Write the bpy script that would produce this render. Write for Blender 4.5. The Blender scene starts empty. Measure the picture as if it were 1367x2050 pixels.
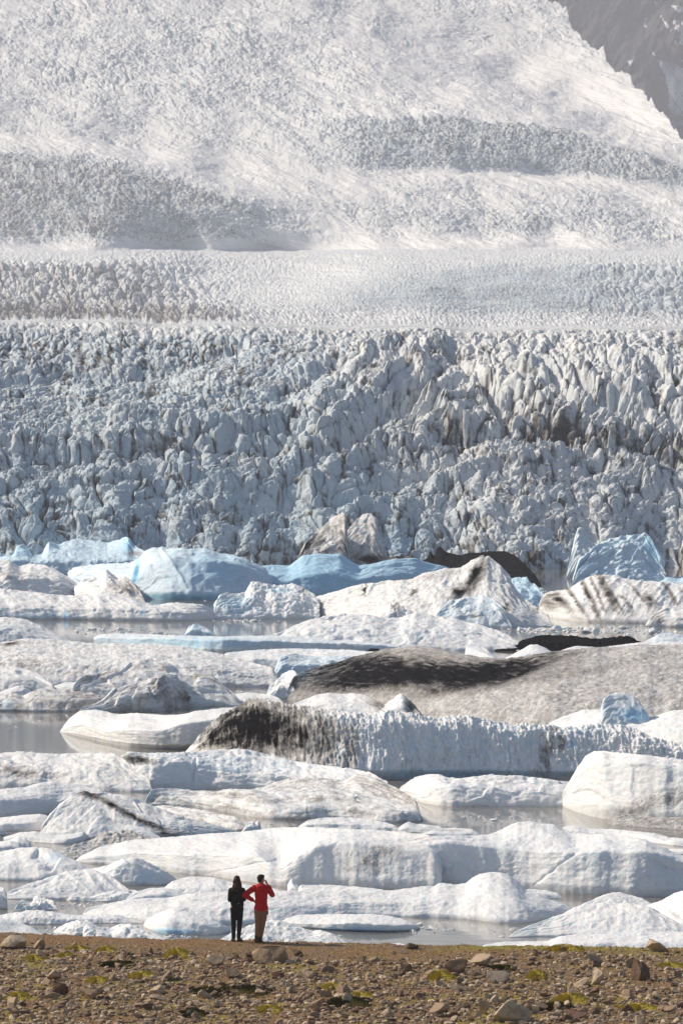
import bpy, math, random
import numpy as np

random.seed(7)
scene = bpy.context.scene
COL = scene.collection

# ---------------------------------------------------------------- camera
F = 9000.0                      # focal length in pixels of the 1367x2050 photograph
CX, CY = 683.5, 850.0           # CY is the row of the horizon (behind the glacier)
CAM_H = 14.3                     # eye height over the lagoon
cam_d = bpy.data.cameras.new('camera')
cam = bpy.data.objects.new('camera', cam_d)
COL.objects.link(cam)
cam.location = (0, 0, CAM_H)
cam.rotation_euler = (math.radians(90), 0, 0)
cam_d.sensor_fit = 'VERTICAL'
cam_d.sensor_height = 36.0
cam_d.lens = 36.0 * F / 2050.0
cam_d.shift_y = -(1025.0 - CY) / 2050.0
cam_d.clip_start = 1.0
cam_d.clip_end = 60000
cam_d.dof.use_dof = True
cam_d.dof.focus_distance = 150
cam_d.dof.aperture_fstop = 14
scene.camera = cam

# ---------------------------------------------------------------- world and sun
SUN_EL, SUN_AZ = math.radians(36), math.radians(-64)     # azimuth from +Y, negative = left
world = bpy.data.worlds.new('World')
scene.world = world
world.use_nodes = True
wn = world.node_tree
sky = wn.nodes.new('ShaderNodeTexSky')
sky.sky_type = 'NISHITA'
sky.sun_disc = False
sky.sun_elevation = SUN_EL
sky.sun_rotation = SUN_AZ
sky.air_density = 1.0
sky.dust_density = 1.5
sky.ozone_density = 1.0
bg = wn.nodes['Background']
wn.links.new(sky.outputs[0], bg.inputs[0])
bg.inputs[1].default_value = 0.095

sun_d = bpy.data.lights.new('sun', 'SUN')
sun_d.energy = 4.7
sun_d.angle = math.radians(0.53)
sun_d.color = (1.0, 0.885, 0.735)
sun = bpy.data.objects.new('sun', sun_d)
COL.objects.link(sun)
sx = math.sin(SUN_AZ) * math.cos(SUN_EL)
sy = math.cos(SUN_AZ) * math.cos(SUN_EL)
sz = math.sin(SUN_EL)
from mathutils import Vector, Matrix, Euler
sun.rotation_euler = Vector((sx, sy, sz)).to_track_quat('Z', 'Y').to_euler()
sun.location = (-40, 60, 80)

scene.view_settings.view_transform = 'Standard'
scene.view_settings.look = 'None'
scene.view_settings.exposure = 0.08
scene.view_settings.gamma = 1.0
scene.cycles.max_bounces = 6
scene.cycles.diffuse_bounces = 3
scene.cycles.glossy_bounces = 3
scene.cycles.volume_bounces = 1
scene.cycles.use_denoising = True

# ---------------------------------------------------------------- noise helpers
_rng = np.random.RandomState(11)
PERM = np.concatenate([_rng.permutation(1024)] * 2).astype(np.int32)
_ang = _rng.rand(1024) * 2 * np.pi
GX, GY = np.cos(_ang).astype(np.float32), np.sin(_ang).astype(np.float32)
RND = [_rng.rand(1024).astype(np.float32) for _ in range(5)]
f32 = lambda a: np.asarray(a, np.float32)

def _h(ix, iy, seed):
    return PERM[(PERM[(ix + seed * 37) & 1023] + iy + seed * 91) & 1023]

def perlin(x, y, seed=0):
    x, y = f32(x), f32(y)
    x0, y0 = np.floor(x), np.floor(y)
    ix, iy = x0.astype(np.int32), y0.astype(np.int32)
    fx, fy = x - x0, y - y0
    u = fx * fx * fx * (fx * (fx * 6 - 15) + 10)
    v = fy * fy * fy * (fy * (fy * 6 - 15) + 10)
    def g(dx, dy):
        h = _h(ix + dx, iy + dy, seed)
        return GX[h] * (fx - dx) + GY[h] * (fy - dy)
    a = g(0, 0); b = g(1, 0); c = g(0, 1); d = g(1, 1)
    return 1.5 * ((a + u * (b - a)) * (1 - v) + (c + u * (d - c)) * v)

def fbm(x, y, octv=4, seed=0, gain=0.5):
    s = 0; a = 1.0; t = 0
    for k in range(octv):
        s = s + a * perlin(x * 2.03 ** k, y * 2.03 ** k, seed + k * 3)
        t += a; a *= gain
    return s / t

def ridged(x, y, octv=4, seed=0, gain=0.5):
    s = 0; a = 1.0; t = 0
    for k in range(octv):
        n = 1 - np.abs(perlin(x * 2.07 ** k, y * 2.07 ** k, seed + k * 5))
        s = s + a * n * n; t += a; a *= gain
    return s / t

def worley(x, y, seed=0, jit=0.9):
    """F1, F2, random id of the nearest cell (two of them), offset from its point"""
    x, y = f32(x), f32(y)
    x0, y0 = np.floor(x), np.floor(y)
    ix, iy = x0.astype(np.int32), y0.astype(np.int32)
    fx, fy = x - x0, y - y0
    F1 = np.full(x.shape, 9.0, np.float32); F2 = F1.copy()
    H = np.zeros(x.shape, np.int32); OX = np.zeros(x.shape, np.float32); OY = OX.copy()
    for dx in (-1, 0, 1):
        for dy in (-1, 0, 1):
            h = _h(ix + dx, iy + dy, seed)
            px = dx + 0.5 + jit * (RND[0][h] - 0.5) - fx
            py = dy + 0.5 + jit * (RND[1][h] - 0.5) - fy
            d = px * px + py * py
            m = d < F1
            F2 = np.where(m, F1, np.minimum(F2, d))
            F1 = np.where(m, d, F1)
            H = np.where(m, h, H); OX = np.where(m, -px, OX); OY = np.where(m, -py, OY)
    return np.sqrt(F1), np.sqrt(F2), RND[2][H], RND[3][H], RND[4][H], OX, OY

def sstep(a, b, x):
    t = np.clip((x - a) / (b - a), 0, 1)
    return t * t * (3 - 2 * t)

def gblob(px, r, cx, cy, rx, ry, ang=0.0):
    """soft ellipse in the photograph's pixels, turned by ang degrees (clockwise on the picture)"""
    c, s = math.cos(math.radians(ang)), math.sin(math.radians(ang))
    dx, dy = px - cx, r - cy
    u = (dx * c + dy * s) / rx; v = (-dx * s + dy * c) / ry
    return np.exp(-(u * u + v * v))

def curve(pts, x):
    pts = sorted(pts)
    return np.interp(x, [p[0] for p in pts], [p[1] for p in pts])

# ---------------------------------------------------------------- mesh helpers
def grid_mesh(name, V, attrs=None, mat=None, parent=None, loc=None, wrap=False):
    """V is (n, m, 3): one quad sheet"""
    n, m = V.shape[:2]
    if loc is None:
        loc = (0, 0, 0)
    P = (V - np.array(loc)).reshape(-1, 3).astype(np.float32)
    idx = np.arange(n * m, dtype=np.int32).reshape(n, m)
    if wrap:
        idx = np.concatenate([idx, idx[:, :1]], 1)
    q = np.stack([idx[:-1, :-1], idx[:-1, 1:], idx[1:, 1:], idx[1:, :-1]], -1).reshape(-1, 4)
    me = bpy.data.meshes.new(name)
    me.vertices.add(len(P)); me.vertices.foreach_set('co', P.ravel())
    me.loops.add(q.size); me.loops.foreach_set('vertex_index', q.ravel())
    me.polygons.add(len(q))
    me.polygons.foreach_set('loop_start', np.arange(0, q.size, 4, dtype=np.int32))
    me.polygons.foreach_set('use_smooth', np.ones(len(q), bool))
    me.update(calc_edges=True)
    for k, a in (attrs or {}).items():
        at = me.attributes.new(k, 'FLOAT', 'POINT')
        at.data.foreach_set('value', f32(a).ravel())
    if mat:
        me.materials.append(mat)
    o = bpy.data.objects.new(name, me)
    o.location = loc
    COL.objects.link(o)
    if parent:
        o.parent = parent
    return o

def tri_mesh(name, P, T, attrs=None, mat=None, smooth=True, link=True):
    P = f32(P); T = np.asarray(T, np.int32)
    me = bpy.data.meshes.new(name)
    me.vertices.add(len(P)); me.vertices.foreach_set('co', P.ravel())
    me.loops.add(T.size); me.loops.foreach_set('vertex_index', T.ravel())
    me.polygons.add(len(T))
    me.polygons.foreach_set('loop_start', np.arange(0, T.size, 3, dtype=np.int32))
    me.polygons.foreach_set('use_smooth', np.full(len(T), smooth, bool))
    me.update(calc_edges=True)
    for k, a in (attrs or {}).items():
        at = me.attributes.new(k, 'FLOAT', 'POINT')
        at.data.foreach_set('value', f32(a).ravel())
    if mat:
        me.materials.append(mat)
    if not link:
        return me
    o = bpy.data.objects.new(name, me)
    COL.objects.link(o)
    return o

def tag(o, label=None, cat=None, group=None, kind=None):
    if label: o['label'] = label
    if cat: o['category'] = cat
    if group: o['group'] = group
    if kind: o['kind'] = kind
    return o

# ---------------------------------------------------------------- materials
class NT:
    """short way to write node trees"""
    def __init__(self, name):
        self.m = bpy.data.materials.new(name)
        self.m.use_nodes = True
        self.t = self.m.node_tree
        self.b = self.t.nodes['Principled BSDF']
        self.out = self.t.nodes['Material Output']
    def new(self, typ, **kw):
        n = self.t.nodes.new(typ)
        for k, v in kw.items():
            setattr(n, k, v)
        return n
    def link(self, a, b): self.t.links.new(a, b)
    def attr(self, name): return self.new('ShaderNodeAttribute', attribute_name=name).outputs['Fac']
    def coord(self, scale=(1, 1, 1), out='Object', rot=(0, 0, 0)):
        c = self.new('ShaderNodeTexCoord'); mp = self.new('ShaderNodeMapping')
        mp.inputs['Scale'].default_value = scale
        mp.inputs['Rotation'].default_value = rot
        self.link(c.outputs[out], mp.inputs[0]); return mp.outputs[0]
    def noise(self, scale, detail=4, rough=0.6, vec=None, dist=0.0):
        n = self.new('ShaderNodeTexNoise')
        n.inputs['Scale'].default_value = scale; n.inputs['Detail'].default_value = detail
        n.inputs['Roughness'].default_value = rough; n.inputs['Distortion'].default_value = dist
        if vec is not None: self.link(vec, n.inputs['Vector'])
        return n.outputs['Fac']
    def voro(self, scale, vec=None, feature='F1'):
        n = self.new('ShaderNodeTexVoronoi', feature=feature)
        n.inputs['Scale'].default_value = scale
        if vec is not None: self.link(vec, n.inputs['Vector'])
        return n.outputs['Distance']
    def math(self, op, a, b=0.0, c=0.0, clamp=False):
        n = self.new('ShaderNodeMath', operation=op, use_clamp=clamp)
        for i, v in enumerate((a, b, c)):
            if hasattr(v, 'is_linked') or hasattr(v, 'links'): self.link(v, n.inputs[i])
            else: n.inputs[i].default_value = v
        return n.outputs[0]
    def ramp(self, fac, a, b, va=0.0, vb=1.0):
        n = self.new('ShaderNodeMapRange', interpolation_type='SMOOTHSTEP')
        n.inputs['From Min'].default_value = a; n.inputs['From Max'].default_value = b
        n.inputs['To Min'].default_value = va; n.inputs['To Max'].default_value = vb
        self.link(fac, n.inputs['Value']); return n.outputs[0]
    def mix(self, fac, a, b):
        n = self.new('ShaderNodeMix', data_type='RGBA')
        if hasattr(fac, 'links'): self.link(fac, n.inputs[0])
        else: n.inputs[0].default_value = fac
        for v, s in ((a, n.inputs[6]), (b, n.inputs[7])):
            if hasattr(v, 'links'): self.link(v, s)
            else: s.default_value = (*v, 1)
        return n.outputs[2]
    def bump(self, h, strength=0.5, dist=0.1, normal=None):
        n = self.new('ShaderNodeBump')
        n.inputs['Strength'].default_value = strength; n.inputs['Distance'].default_value = dist
        self.link(h, n.inputs['Height'])
        if normal is not None: self.link(normal, n.inputs['Normal'])
        return n.outputs[0]
    def done(self, color=None, normal=None, rough=None, spec=0.3):
        for v, k in ((color, 'Base Color'), (rough, 'Roughness')):
            if v is None: continue
            if hasattr(v, 'links'): self.link(v, self.b.inputs[k])
            else: self.b.inputs[k].default_value = (*v, 1) if k == 'Base Color' else v
        if normal is not None: self.link(normal, self.b.inputs['Normal'])
        self.b.inputs['Specular IOR Level'].default_value = spec
        return self.m

def m_glacier():
    n = NT('glacier_ice')
    d, bl, sn = n.attr('dirt'), n.attr('blue'), n.attr('snow')
    v = n.coord()
    ns = n.noise(0.22, 6, 0.65, v)
    nb = n.noise(0.9, 5, 0.7, n.coord((1, .45, 1)))
    ice = n.mix(n.ramp(ns, .35, .65), (.50, .57, .61), (.66, .675, .67))
    ice = n.mix(bl, ice, (.26, .50, .68))
    ice = n.mix(sn, ice, (.79, .785, .77))
    dm = n.math('ADD', d, n.math('MULTIPLY', n.math('SUBTRACT', nb, .5), 1.3))
    ice = n.mix(n.ramp(dm, .18, .75), ice, (.115, .105, .10))
    ice = n.mix(n.ramp(dm, .7, 1.1), ice, (.05, .046, .045))
    bp = n.bump(nb, .5, 0.35)
    return n.done(ice, bp, .75, .15)

def m_rock_mountain():
    n = NT('mountain_rock')
    s = n.attr('snow')
    v = n.coord((1, 1, .5))
    a = n.noise(.02, 8, .65, v); b = n.noise(.15, 6, .7, v)
    c = n.mix(n.ramp(a, .35, .65), (.030, .030, .036), (.062, .060, .066))
    c = n.mix(n.ramp(b, .45, .7), c, (.07, .067, .07))
    c = n.mix(s, c, (.78, .78, .80))
    return n.done(c, n.bump(a, .9, 22), .9, .1)

def m_water():
    n = NT('lagoon_water')
    v = n.coord((.35, 1.0, 1))
    w1 = n.noise(.9, 3, .5, v)
    w2 = n.noise(.05, 3, .5, n.coord((.6, 1, 1)))
    w = n.math('ADD', n.math('MULTIPLY', w1, n.ramp(w2, .42, .62, .35, 1.0)), 0)
    n.done((.20, .185, .165), n.bump(w, .28, .03), .06, .5)
    n.b.inputs['IOR'].default_value = 1.33
    return n.m

M_GLACIER, M_ROCKM, M_WATER = m_glacier(), m_rock_mountain(), m_water()

# ---------------------------------------------------------------- the glacier
def serac(u, v, size, asp, ang, seed, warp=0.25, crest=None, spread=1.0, sharp=.55, lean=.5):
    """broken ice: each block is a faceted wedge with a crest and unequal flanks, between deep cuts.
    returns a height of about 0..1.2 and how near a crevasse is (0..1)"""
    c, s = math.cos(math.radians(ang)), math.sin(math.radians(ang))
    x = (u * c + v * s) / size; y = (-u * s + v * c) / (size * asp)
    wx = perlin(x * .9, y * .9, seed + 50); wy = perlin(x * .9, y * .9, seed + 60)
    F1, F2, a, b, g, ox, oy = worley(x + warp * wx, y + warp * wy, seed)
    e = F2 - F1
    th = (0.0 if crest is None else crest) + (b - .5) * 2.6 * spread
    p = ox * np.cos(th) + oy * np.sin(th)              # across the crest
    q = -ox * np.sin(th) + oy * np.cos(th)             # along it
    flank = np.maximum(p * (1.0 + lean), -p * (1.35 - lean))
    ends = np.maximum(q * (.45 + .8 * g), -q * (.45 + .8 * a)) - .08
    roof = .62 - sharp * 1.25 * np.maximum(flank, ends * .9)
    h = np.clip(roof, 0, .60 - .12 * g) * (.65 + .75 * a)
    cut = sstep(0, .10, e)
    h = h * cut + .12 * cut
    return h * 1.35, 1 - sstep(0.0, .20, e)

GY0 = CAM_H * F / (1139 - CY)
def build_glacier():
    cols = np.arange(-300, 1668, 1.7, dtype=np.float32)
    seg = []           # (nominal row, seen row offset, depth ratio D or explicit)
    r1 = np.arange(1152, 655, -.78)
    r3 = np.arange(655, 500, -.75)
    r4 = np.arange(500, -60, -.85)
    n2 = 14
    R = np.concatenate([r1, np.full(n2, 655.0), r3, r4]).astype(np.float32)[:, None]
    PX = cols[None, :] + 0 * R
    RR = R + 0 * PX
    # how steep the surface is over the line of sight (D), by region of the ice
    D1 = np.interp(RR, [655, 690, 760, 850, 950, 1100, 1152], [.10, .15, .27, .44, .62, .75, .95])
    D1 = D1 * (1 + .35 * fbm(PX / 260, RR / 120, 2, 5))
    ridge = 1.1 * gblob(PX, RR, 870, 860, 320, 26, 22) + .8 * gblob(PX, RR, 1150, 800, 260, 22, 24)
    flat = gblob(PX, RR, 150, 800, 400, 50, -6) * .5
    D1 = D1 * (1 + ridge) * (1 - flat)
    D3 = np.interp(RR, [500, 520, 560, 610, 640, 655], [.05, .06, .06, .10, .07, .05])
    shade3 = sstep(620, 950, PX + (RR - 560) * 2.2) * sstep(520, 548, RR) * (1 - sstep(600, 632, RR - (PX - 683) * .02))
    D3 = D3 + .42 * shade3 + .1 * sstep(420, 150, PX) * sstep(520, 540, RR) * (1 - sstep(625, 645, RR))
    # icefall: steep broken walls (grey) and gentle snow (bright)
    D4 = .30 + .16 * fbm(PX / 170, RR / 60, 4, 9)
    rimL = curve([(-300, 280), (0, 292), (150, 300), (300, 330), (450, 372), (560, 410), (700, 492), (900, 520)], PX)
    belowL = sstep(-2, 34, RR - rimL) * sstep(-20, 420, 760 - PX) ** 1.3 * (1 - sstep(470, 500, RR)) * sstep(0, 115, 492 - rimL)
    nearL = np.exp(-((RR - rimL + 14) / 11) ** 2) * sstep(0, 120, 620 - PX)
    rimR = curve([(450, 250), (560, 235), (700, 225), (950, 235), (1130, 250), (1250, 290), (1367, 330), (1700, 380)], PX)
    lowR = curve([(450, 320), (700, 345), (950, 345), (1130, 355), (1367, 378), (1700, 420)], PX)
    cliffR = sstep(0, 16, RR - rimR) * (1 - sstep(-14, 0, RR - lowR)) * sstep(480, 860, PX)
    brightR = gblob(PX, RR, 1000, 165, 330, 62, 17) + .7 * gblob(PX, RR, 1230, 260, 200, 30, 20)
    bandR = gblob(PX, RR, 1150, 372, 330, 15, 6) + gblob(PX, RR, 930, 485, 300, 15, -2) + .8 * gblob(PX, RR, 500, 335, 260, 16, 12)
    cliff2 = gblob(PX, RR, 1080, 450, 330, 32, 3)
    greyT = gblob(PX, RR, 330, 130, 420, 130, 0)
    D4 = D4 * (1 + .6 * belowL + .85 * cliffR + .5 * cliff2 + .2 * greyT) * (1 - .72 * np.clip(nearL + brightR * .85 + bandR * .9, 0, 1))
    D4 = np.clip(D4, .07, 2.0)
    dr = np.abs(np.diff(RR, axis=0, prepend=RR[:1]))
    b5 = 500 + 13 * fbm(cols / 130, cols * 0, 3, 34)[None, :]
    RS = RR - (b5 - 500)
    D = np.where(RR > 655, D1, np.where(RS > 500, D3, D4))
    D = np.clip(D, .03, 3)
    step = dr / (F * D)
    i2 = len(r1)
    step[i2:i2 + n2] = math.log(3.1) / n2           # the hidden hollow behind the first rise
    front = GY0 + 8 * fbm(cols / 240, cols * 0 + 3, 3, 2)
    # every column climbs alike on the whole; its own steps and terraces fade out again above it
    kern = np.hanning(71); kern /= kern.sum()
    sp = np.pad(step, ((0, 0), (35, 35)), mode='edge')
    step = sum(w * sp[:, i:i + step.shape[1]] for i, w in enumerate(kern))
    mean = step.mean(1)
    dev = np.zeros_like(step); acc = np.zeros(step.shape[1], np.float32)
    for i in range(len(step)):
        acc = acc * math.exp(-float(dr[i, 0]) / 48) + (step[i] - mean[i])
        dev[i] = acc
    front_fade = np.exp(-np.arange(len(step)) / 260)[:, None]
    Y = GY0 * np.exp(np.cumsum(mean)[:, None] + dev) + (front - GY0)[None, :] * front_fade
    seen = RR.copy()
    dip = np.zeros_like(RR)
    t = np.arange(n2) / (n2 - 1)
    dip[i2:i2 + n2] = (30 * np.sin(np.pi * t))[:, None]
    lip = 13 * fbm(cols / 260, cols * 0, 2, 33) + curve([(-300, -14), (0, -12), (300, -10), (600, -2), (1000, 2), (1700, 4)], cols)
    seen += dip + lip[None, :] * np.exp(-((RR - 655) / 40) ** 2)
    # right edge of the icefall against the mountain
    edge = curve([(-300, -400), (1085, -60), (1092, 0), (1135, 22), (1140, 48), (1152, 62), (1168, 84), (1190, 98), (1208, 100), (1212, 118), (1232, 142),
                  (1262, 152), (1272, 170), (1288, 184), (1296, 200), (1310, 206), (1322, 228), (1338, 240), (1367, 282), (1500, 400), (1700, 520)], cols)
    edge = edge + 15 * fbm(cols / 15, cols * 0, 3, 8)
    over = np.clip(edge[None, :] - RR, 0, None)
    Z = CAM_H - (seen - CY) * Y / F
    print('glacier depth', Y.max(), 'height', Z.max())
    m = Y / F                                              # metres for one photo pixel at that depth
    # crevassed relief, coarse near the snout and finer further up
    disp = np.zeros_like(Y); crev = np.zeros_like(Y)
    def layer(size, asp, ang, seed, mask, amp, warp=.3):
        nonlocal disp, crev
        h, c = serac(PX, RR, size, asp, ang, seed, warp)
        disp += mask * amp * size * (h - .55)
        crev = np.maximum(crev, c * np.clip(mask, 0, 1))
    sm = lambda a, b, x: sstep(a, b, x)
    smooth = np.clip(1.3 * gblob(PX, RR, 150, 800, 420, 62, -6), 0, 1)
    right = sstep(620, 900, PX + .6 * (860 - RR))
    up = sm(655, 665, RR)
    big_amt = np.clip(.75 + .5 * fbm(PX / 120, RR / 80, 2, 70), .3, 1.3)
    wu = 26 * fbm(PX / 150, RR / 90, 2, 55); wv = 16 * fbm(PX / 150, RR / 90, 2, 56)
    PXw, RRw = PX + wu, RR + wv
    env = np.interp(RR, [655, 690, 760, 860], [.30, .46, .68, .80])
    env = np.where(RR < 655, 1.0, env)
    def layer(size, asp, ang, seed, mask, amp, warp=.3, **kw):
        nonlocal disp, crev
        h, c = serac(PXw, RRw, size, asp, ang, seed, warp, **kw)
        disp += env * mask * amp * size * (h - .45)
        crev = np.maximum(crev, c * np.clip(mask, 0, 1))
    slant = np.where(PX < 900, -.75, .55) * right
    layer(60, .60, 8, 1, sm(930, 1060, RR) * big_amt, .62, crest=.1, spread=.7)
    layer(44, .58, -12, 2, sm(810, 920, RR) * (1 - .55 * sm(1010, 1110, RR)) * big_amt, .62, crest=slant, spread=.6)
    layer(36, .55, 10, 3, up * (1 - sm(900, 1020, RR)) * sm(720, 800, RR) * (1 - .85 * smooth) * (1 - .7 * right), .60, crest=-.3, spread=.6)
    layer(120, .34, -42, 7, right * up * np.exp(-((RR - 790) / 80) ** 2) * sstep(1120, 880, PX), .40, .35, crest=1.5, spread=.25, sharp=.8)
    layer(110, .32, 36, 10, right * up * np.exp(-((RR - 805) / 95) ** 2) * sstep(830, 1030, PX), .40, .35, crest=1.5, spread=.25, sharp=.8)
    layer(56, .36, -34, 8, right * up * np.exp(-((RR - 850) / 110) ** 2), .42, .4, crest=1.4, spread=.35, sharp=.7)
    layer(27, .55, -15, 4, up * (1 - sm(780, 880, RR)) * (1 - .85 * smooth) * (1 - .45 * right * sm(690, 730, RR)), .58, crest=slant - .3, spread=.6)
    layer(17, .55, 12, 5, up * (1 - sm(700, 770, RR)), .50, crest=-.4, spread=.6)
    layer(60, .13, -7, 6, smooth, .20, .7, crest=1.5, spread=.2)
    layer(30, .16, -4, 9, smooth, .24, .7, crest=1.5, spread=.3)
    layer(24, .6, 20, 12, np.clip(.45 + .9 * fbm(PX / 90, RR / 60, 2, 71), 0, 1) * sm(700, 900, RR) * (1 - .8 * smooth), .50)
    # long ridges and troughs that run slantwise through the ice field
    wx_, wy_ = PX + 22 * fbm(PX / 60, RR / 45, 3, 95), RR + 14 * fbm(PX / 60, RR / 45, 3, 96)
    for amp, wd, pts in ((26, 17, [(560, 960), (640, 895), (700, 830), (790, 765), (840, 735)]), (24, 15, [(836, 745), (880, 815), (925, 860)]),
                         (30, 17, [(950, 760), (1050, 800), (1179, 869), (1333, 985)]), (24, 15, [(1060, 730), (1200, 775), (1400, 835)]),
                         (22, 16, [(230, 835), (400, 862), (560, 845), (690, 795)]), (20, 16, [(620, 975), (740, 905), (850, 885)]),
                         (20, 15, [(-80, 885), (150, 905), (330, 880)]), (22, 16, [(1150, 700), (1300, 735), (1450, 790)]), (22, 14, [(700, 730), (780, 700), (880, 690)]),
                         (24, 15, [(880, 975), (1000, 930), (1130, 925)]), (18, 14, [(100, 985), (300, 950), (460, 965)]),
                         (-30, 14, [(690, 905), (780, 835), (850, 785)]), (-32, 15, [(870, 885), (1025, 872), (1230, 880), (1400, 940)]),
                         (-22, 14, [(560, 790), (640, 745), (720, 720)]), (-20, 14, [(-60, 770), (300, 745), (470, 700)]), (-26, 13, [(900, 705), (965, 775), (1010, 850)]),
                         (-20, 14, [(380, 905), (590, 905)]), (-22, 14, [(1100, 770), (1260, 820), (1400, 880)]), (-22, 15, [(500, 1020), (700, 1000), (850, 950)])):
        best = np.full(PX.shape, 1e9, np.float32)
        for (x1_, y1_), (x2_, y2_) in zip(pts[:-1], pts[1:]):
            vx, vy = x2_ - x1_, y2_ - y1_
            t_ = np.clip(((wx_ - x1_) * vx + (wy_ - y1_) * vy) / (vx * vx + vy * vy), 0, 1)
            best = np.minimum(best, (wx_ - x1_ - t_ * vx) ** 2 + (wy_ - y1_ - t_ * vy) ** 2)
        disp += up * amp * np.exp(-best / (wd * wd))
    for fz, fa, fs_ in ((15, .16, 17), (8, .16, 18)):
        _, _, a1, b1, g1, ox1, oy1 = worley(PX / fz + .4 * perlin(PX / 20, RR / 20, 81), RR / (fz * .6), fs_)
        disp += up * fa * fz * ((b1 - .5) * 3.2 * ox1 + (g1 - .5) * 3.2 * oy1 + (a1 - .5) * .5)
    mid = (1 - sm(648, 655, RR)) * sm(498, 520, RS)
    midL = mid * sstep(520, 300, PX - (RR - 600) * 1.2) * sm(515, 545, RR)
    midR = mid * sstep(1080, 1300, PX) * sm(515, 540, RR) * (1 - sm(615, 640, RR))
    layer(26, .55, 35, 13, midL, .62, crest=-.5, spread=.6)
    layer(14, .55, -30, 14, np.clip(midL * .8 + mid * sstep(640, 420, PX) * .4, 0, 1), .45, crest=-.5)
    layer(17, .55, 10, 15, midR, .5)
    layer(6, .4, -4, 16, mid * (1 - .6 * midL), .36)
    bend = RR + 14 * np.sin((PX - 250) / 330) + 5 * fbm(PX / 160, RR / 60, 2, 93)
    layer(11, .5, 20, 19, mid * sm(585, 650, RR + 10 * fbm(PX / 90, RR / 20, 2, 89)), .42)
    disp += mid * 3.4 * (ridged(PX / 90, bend / 5.5, 3, 91) - .5)
    disp += mid * 9 * fbm(PX / 260, bend / 26, 3, 92)
    top = 1 - sm(480, 512, RS)
    rough = np.clip(.32 + .75 * belowL + .9 * cliffR + .45 * greyT + .6 * cliff2 + .7 * fbm(PX / 75, RR / 34, 4, 77) - .9 * brightR - .75 * nearL - .5 * bandR, .02, 1.1)
    pat = np.clip(.5 + 1.3 * fbm(PX / 130, RR / 60, 4, 78), 0, 1)
    # flow lines run down from the upper right on the right half
    fu = PX * math.cos(.28) + RR * math.sin(.28); fv = -PX * math.sin(.28) + RR * math.cos(.28)
    layer(70, .30, 12, 20, top * pat * (.3 + .7 * rough), .11, .9, crest=1.4, spread=.4)
    layer(30, .42, 14, 21, top * rough * pat, .24, .9)
    layer(14, .5, -10, 22, top * rough * (1.1 - .6 * pat), .26, .9)
    layer(7.5, .5, 14, 23, top * rough, .30, .8)
    disp += top * (.22 + rough) * 4.5 * (ridged(fu / 46, fv / 15, 6, 41, .66) - .5) * 2
    disp += top * (1 - np.clip(rough, 0, 1)) * 1.5 * (ridged(fu / 120, fv / 4.5, 3, 42) - .5) * 2
    disp += top * 12 * fbm(fu / 130, fv / 36, 4, 44)
    fw = fv + 10 * fbm(fu / 90, fv / 50, 3, 97)
    disp += top * 9 * (ridged(fu / 240, fw / 26, 3, 98, .6) - .5)
    line = sstep(.80, .95, ridged(fu / 46, fw / 13, 3, 99, .5)) * top
    disp -= 3.5 * line * (.3 + rough)
    low = sm(655, 700, RR)
    disp += low * (15 * fbm(PX / 190, RR / 75, 3, 45) + 8 * (ridged(PX / 90 + RR / 70, RR / 60, 2, 47) - .5))
    disp += (low * 4.5 + mid * 1.2) * (ridged(PX / 20, RR / 15, 4, 46) - .5)
    disp += .7 * fbm(PX / 7, RR / 5, 2, 48)
    # the snout goes under water, a low cliff over the lagoon
    snout = 1 - sm(1130, 1151, RR)
    disp = disp * np.clip(snout, .0, 1)
    Z = Z + disp * m
    bumpy = (ridged(PX / 26, RR / 40, 3, 90) - .5)
    Z = Z - (1 - sm(-1, 10, 1150 - RR)) * 3
    Z = Z - over * m * (1.0 + .9)                          # falls away behind its edge
    X = (PX - CX) * Y / F
    # sideways lean of the blocks
    X = X + m * 5 * fbm(PX / 33, RR / 33, 2, 49) * up
    # ash bands and streaks that come down with the ice, plus painted shade
    st = fbm(PX / 9 + RR / 60, RR / 46, 4, 60)
    st2 = fbm(PX / 55, RR / 26, 4, 61)
    dirt = .10 + .55 * st + .45 * st2
    dirt += (.42 + .04 * sm(860, 1000, RR)) * crev * low + .10 * np.clip(st, 0, 1) * sm(860, 1000, RR)
    dirt += .35 * gblob(PX, RR, 1130, 870, 120, 22, 14) + .3 * gblob(PX, RR, 1300, 905, 110, 30, 10) + .28 * gblob(PX, RR, 900, 880, 80, 18, 10)
    dirt += .16 * sm(1080, 1120, RR) + .12 * gblob(PX, RR, 60, 1040, 120, 30)
    dirt += .10 * gblob(PX, RR, 150, 730, 300, 60)
    dirt_shade_mid = .02 + .26 * st2 + .26 * midL + .05 * st + .3 * crev * midL + .26 * shade3 * mid + .22 * sm(600, 652, RR + 16 * st2)  # shade3 term paints the grey band's shade into the ice
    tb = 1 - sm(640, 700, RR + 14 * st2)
    dirt = dirt * (1 - tb) + dirt_shade_mid * tb
    dirt = np.where(RR < 500, .06 + .18 * st2 + .30 * np.clip(belowL + cliffR * .8 + cliff2 * .5, 0, 1) + .16 * st * rough + .12 * crev * rough + .30 * line * np.clip(rough + .15, 0, 1), dirt)  # grey walls: shade painted in, along with the dirtier crevassed ice
    blue = .16 * low * (1 - right * .8) + .35 * np.clip(st2, 0, 1) * low + .12 * sm(880, 1050, RR)  # first term paints the left half's blue shade into the ice
    blue += .5 * gblob(PX, RR, 1115, 1120, 42, 42) + .35 * gblob(PX, RR, 800, 1095, 60, 30)
    blue = np.where(RR < 655, .12 * np.clip(belowL + cliffR + shade3 * mid, 0, 1) + .1 * st2, blue)  # blue cast of the shaded walls and grey band, painted in
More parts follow.
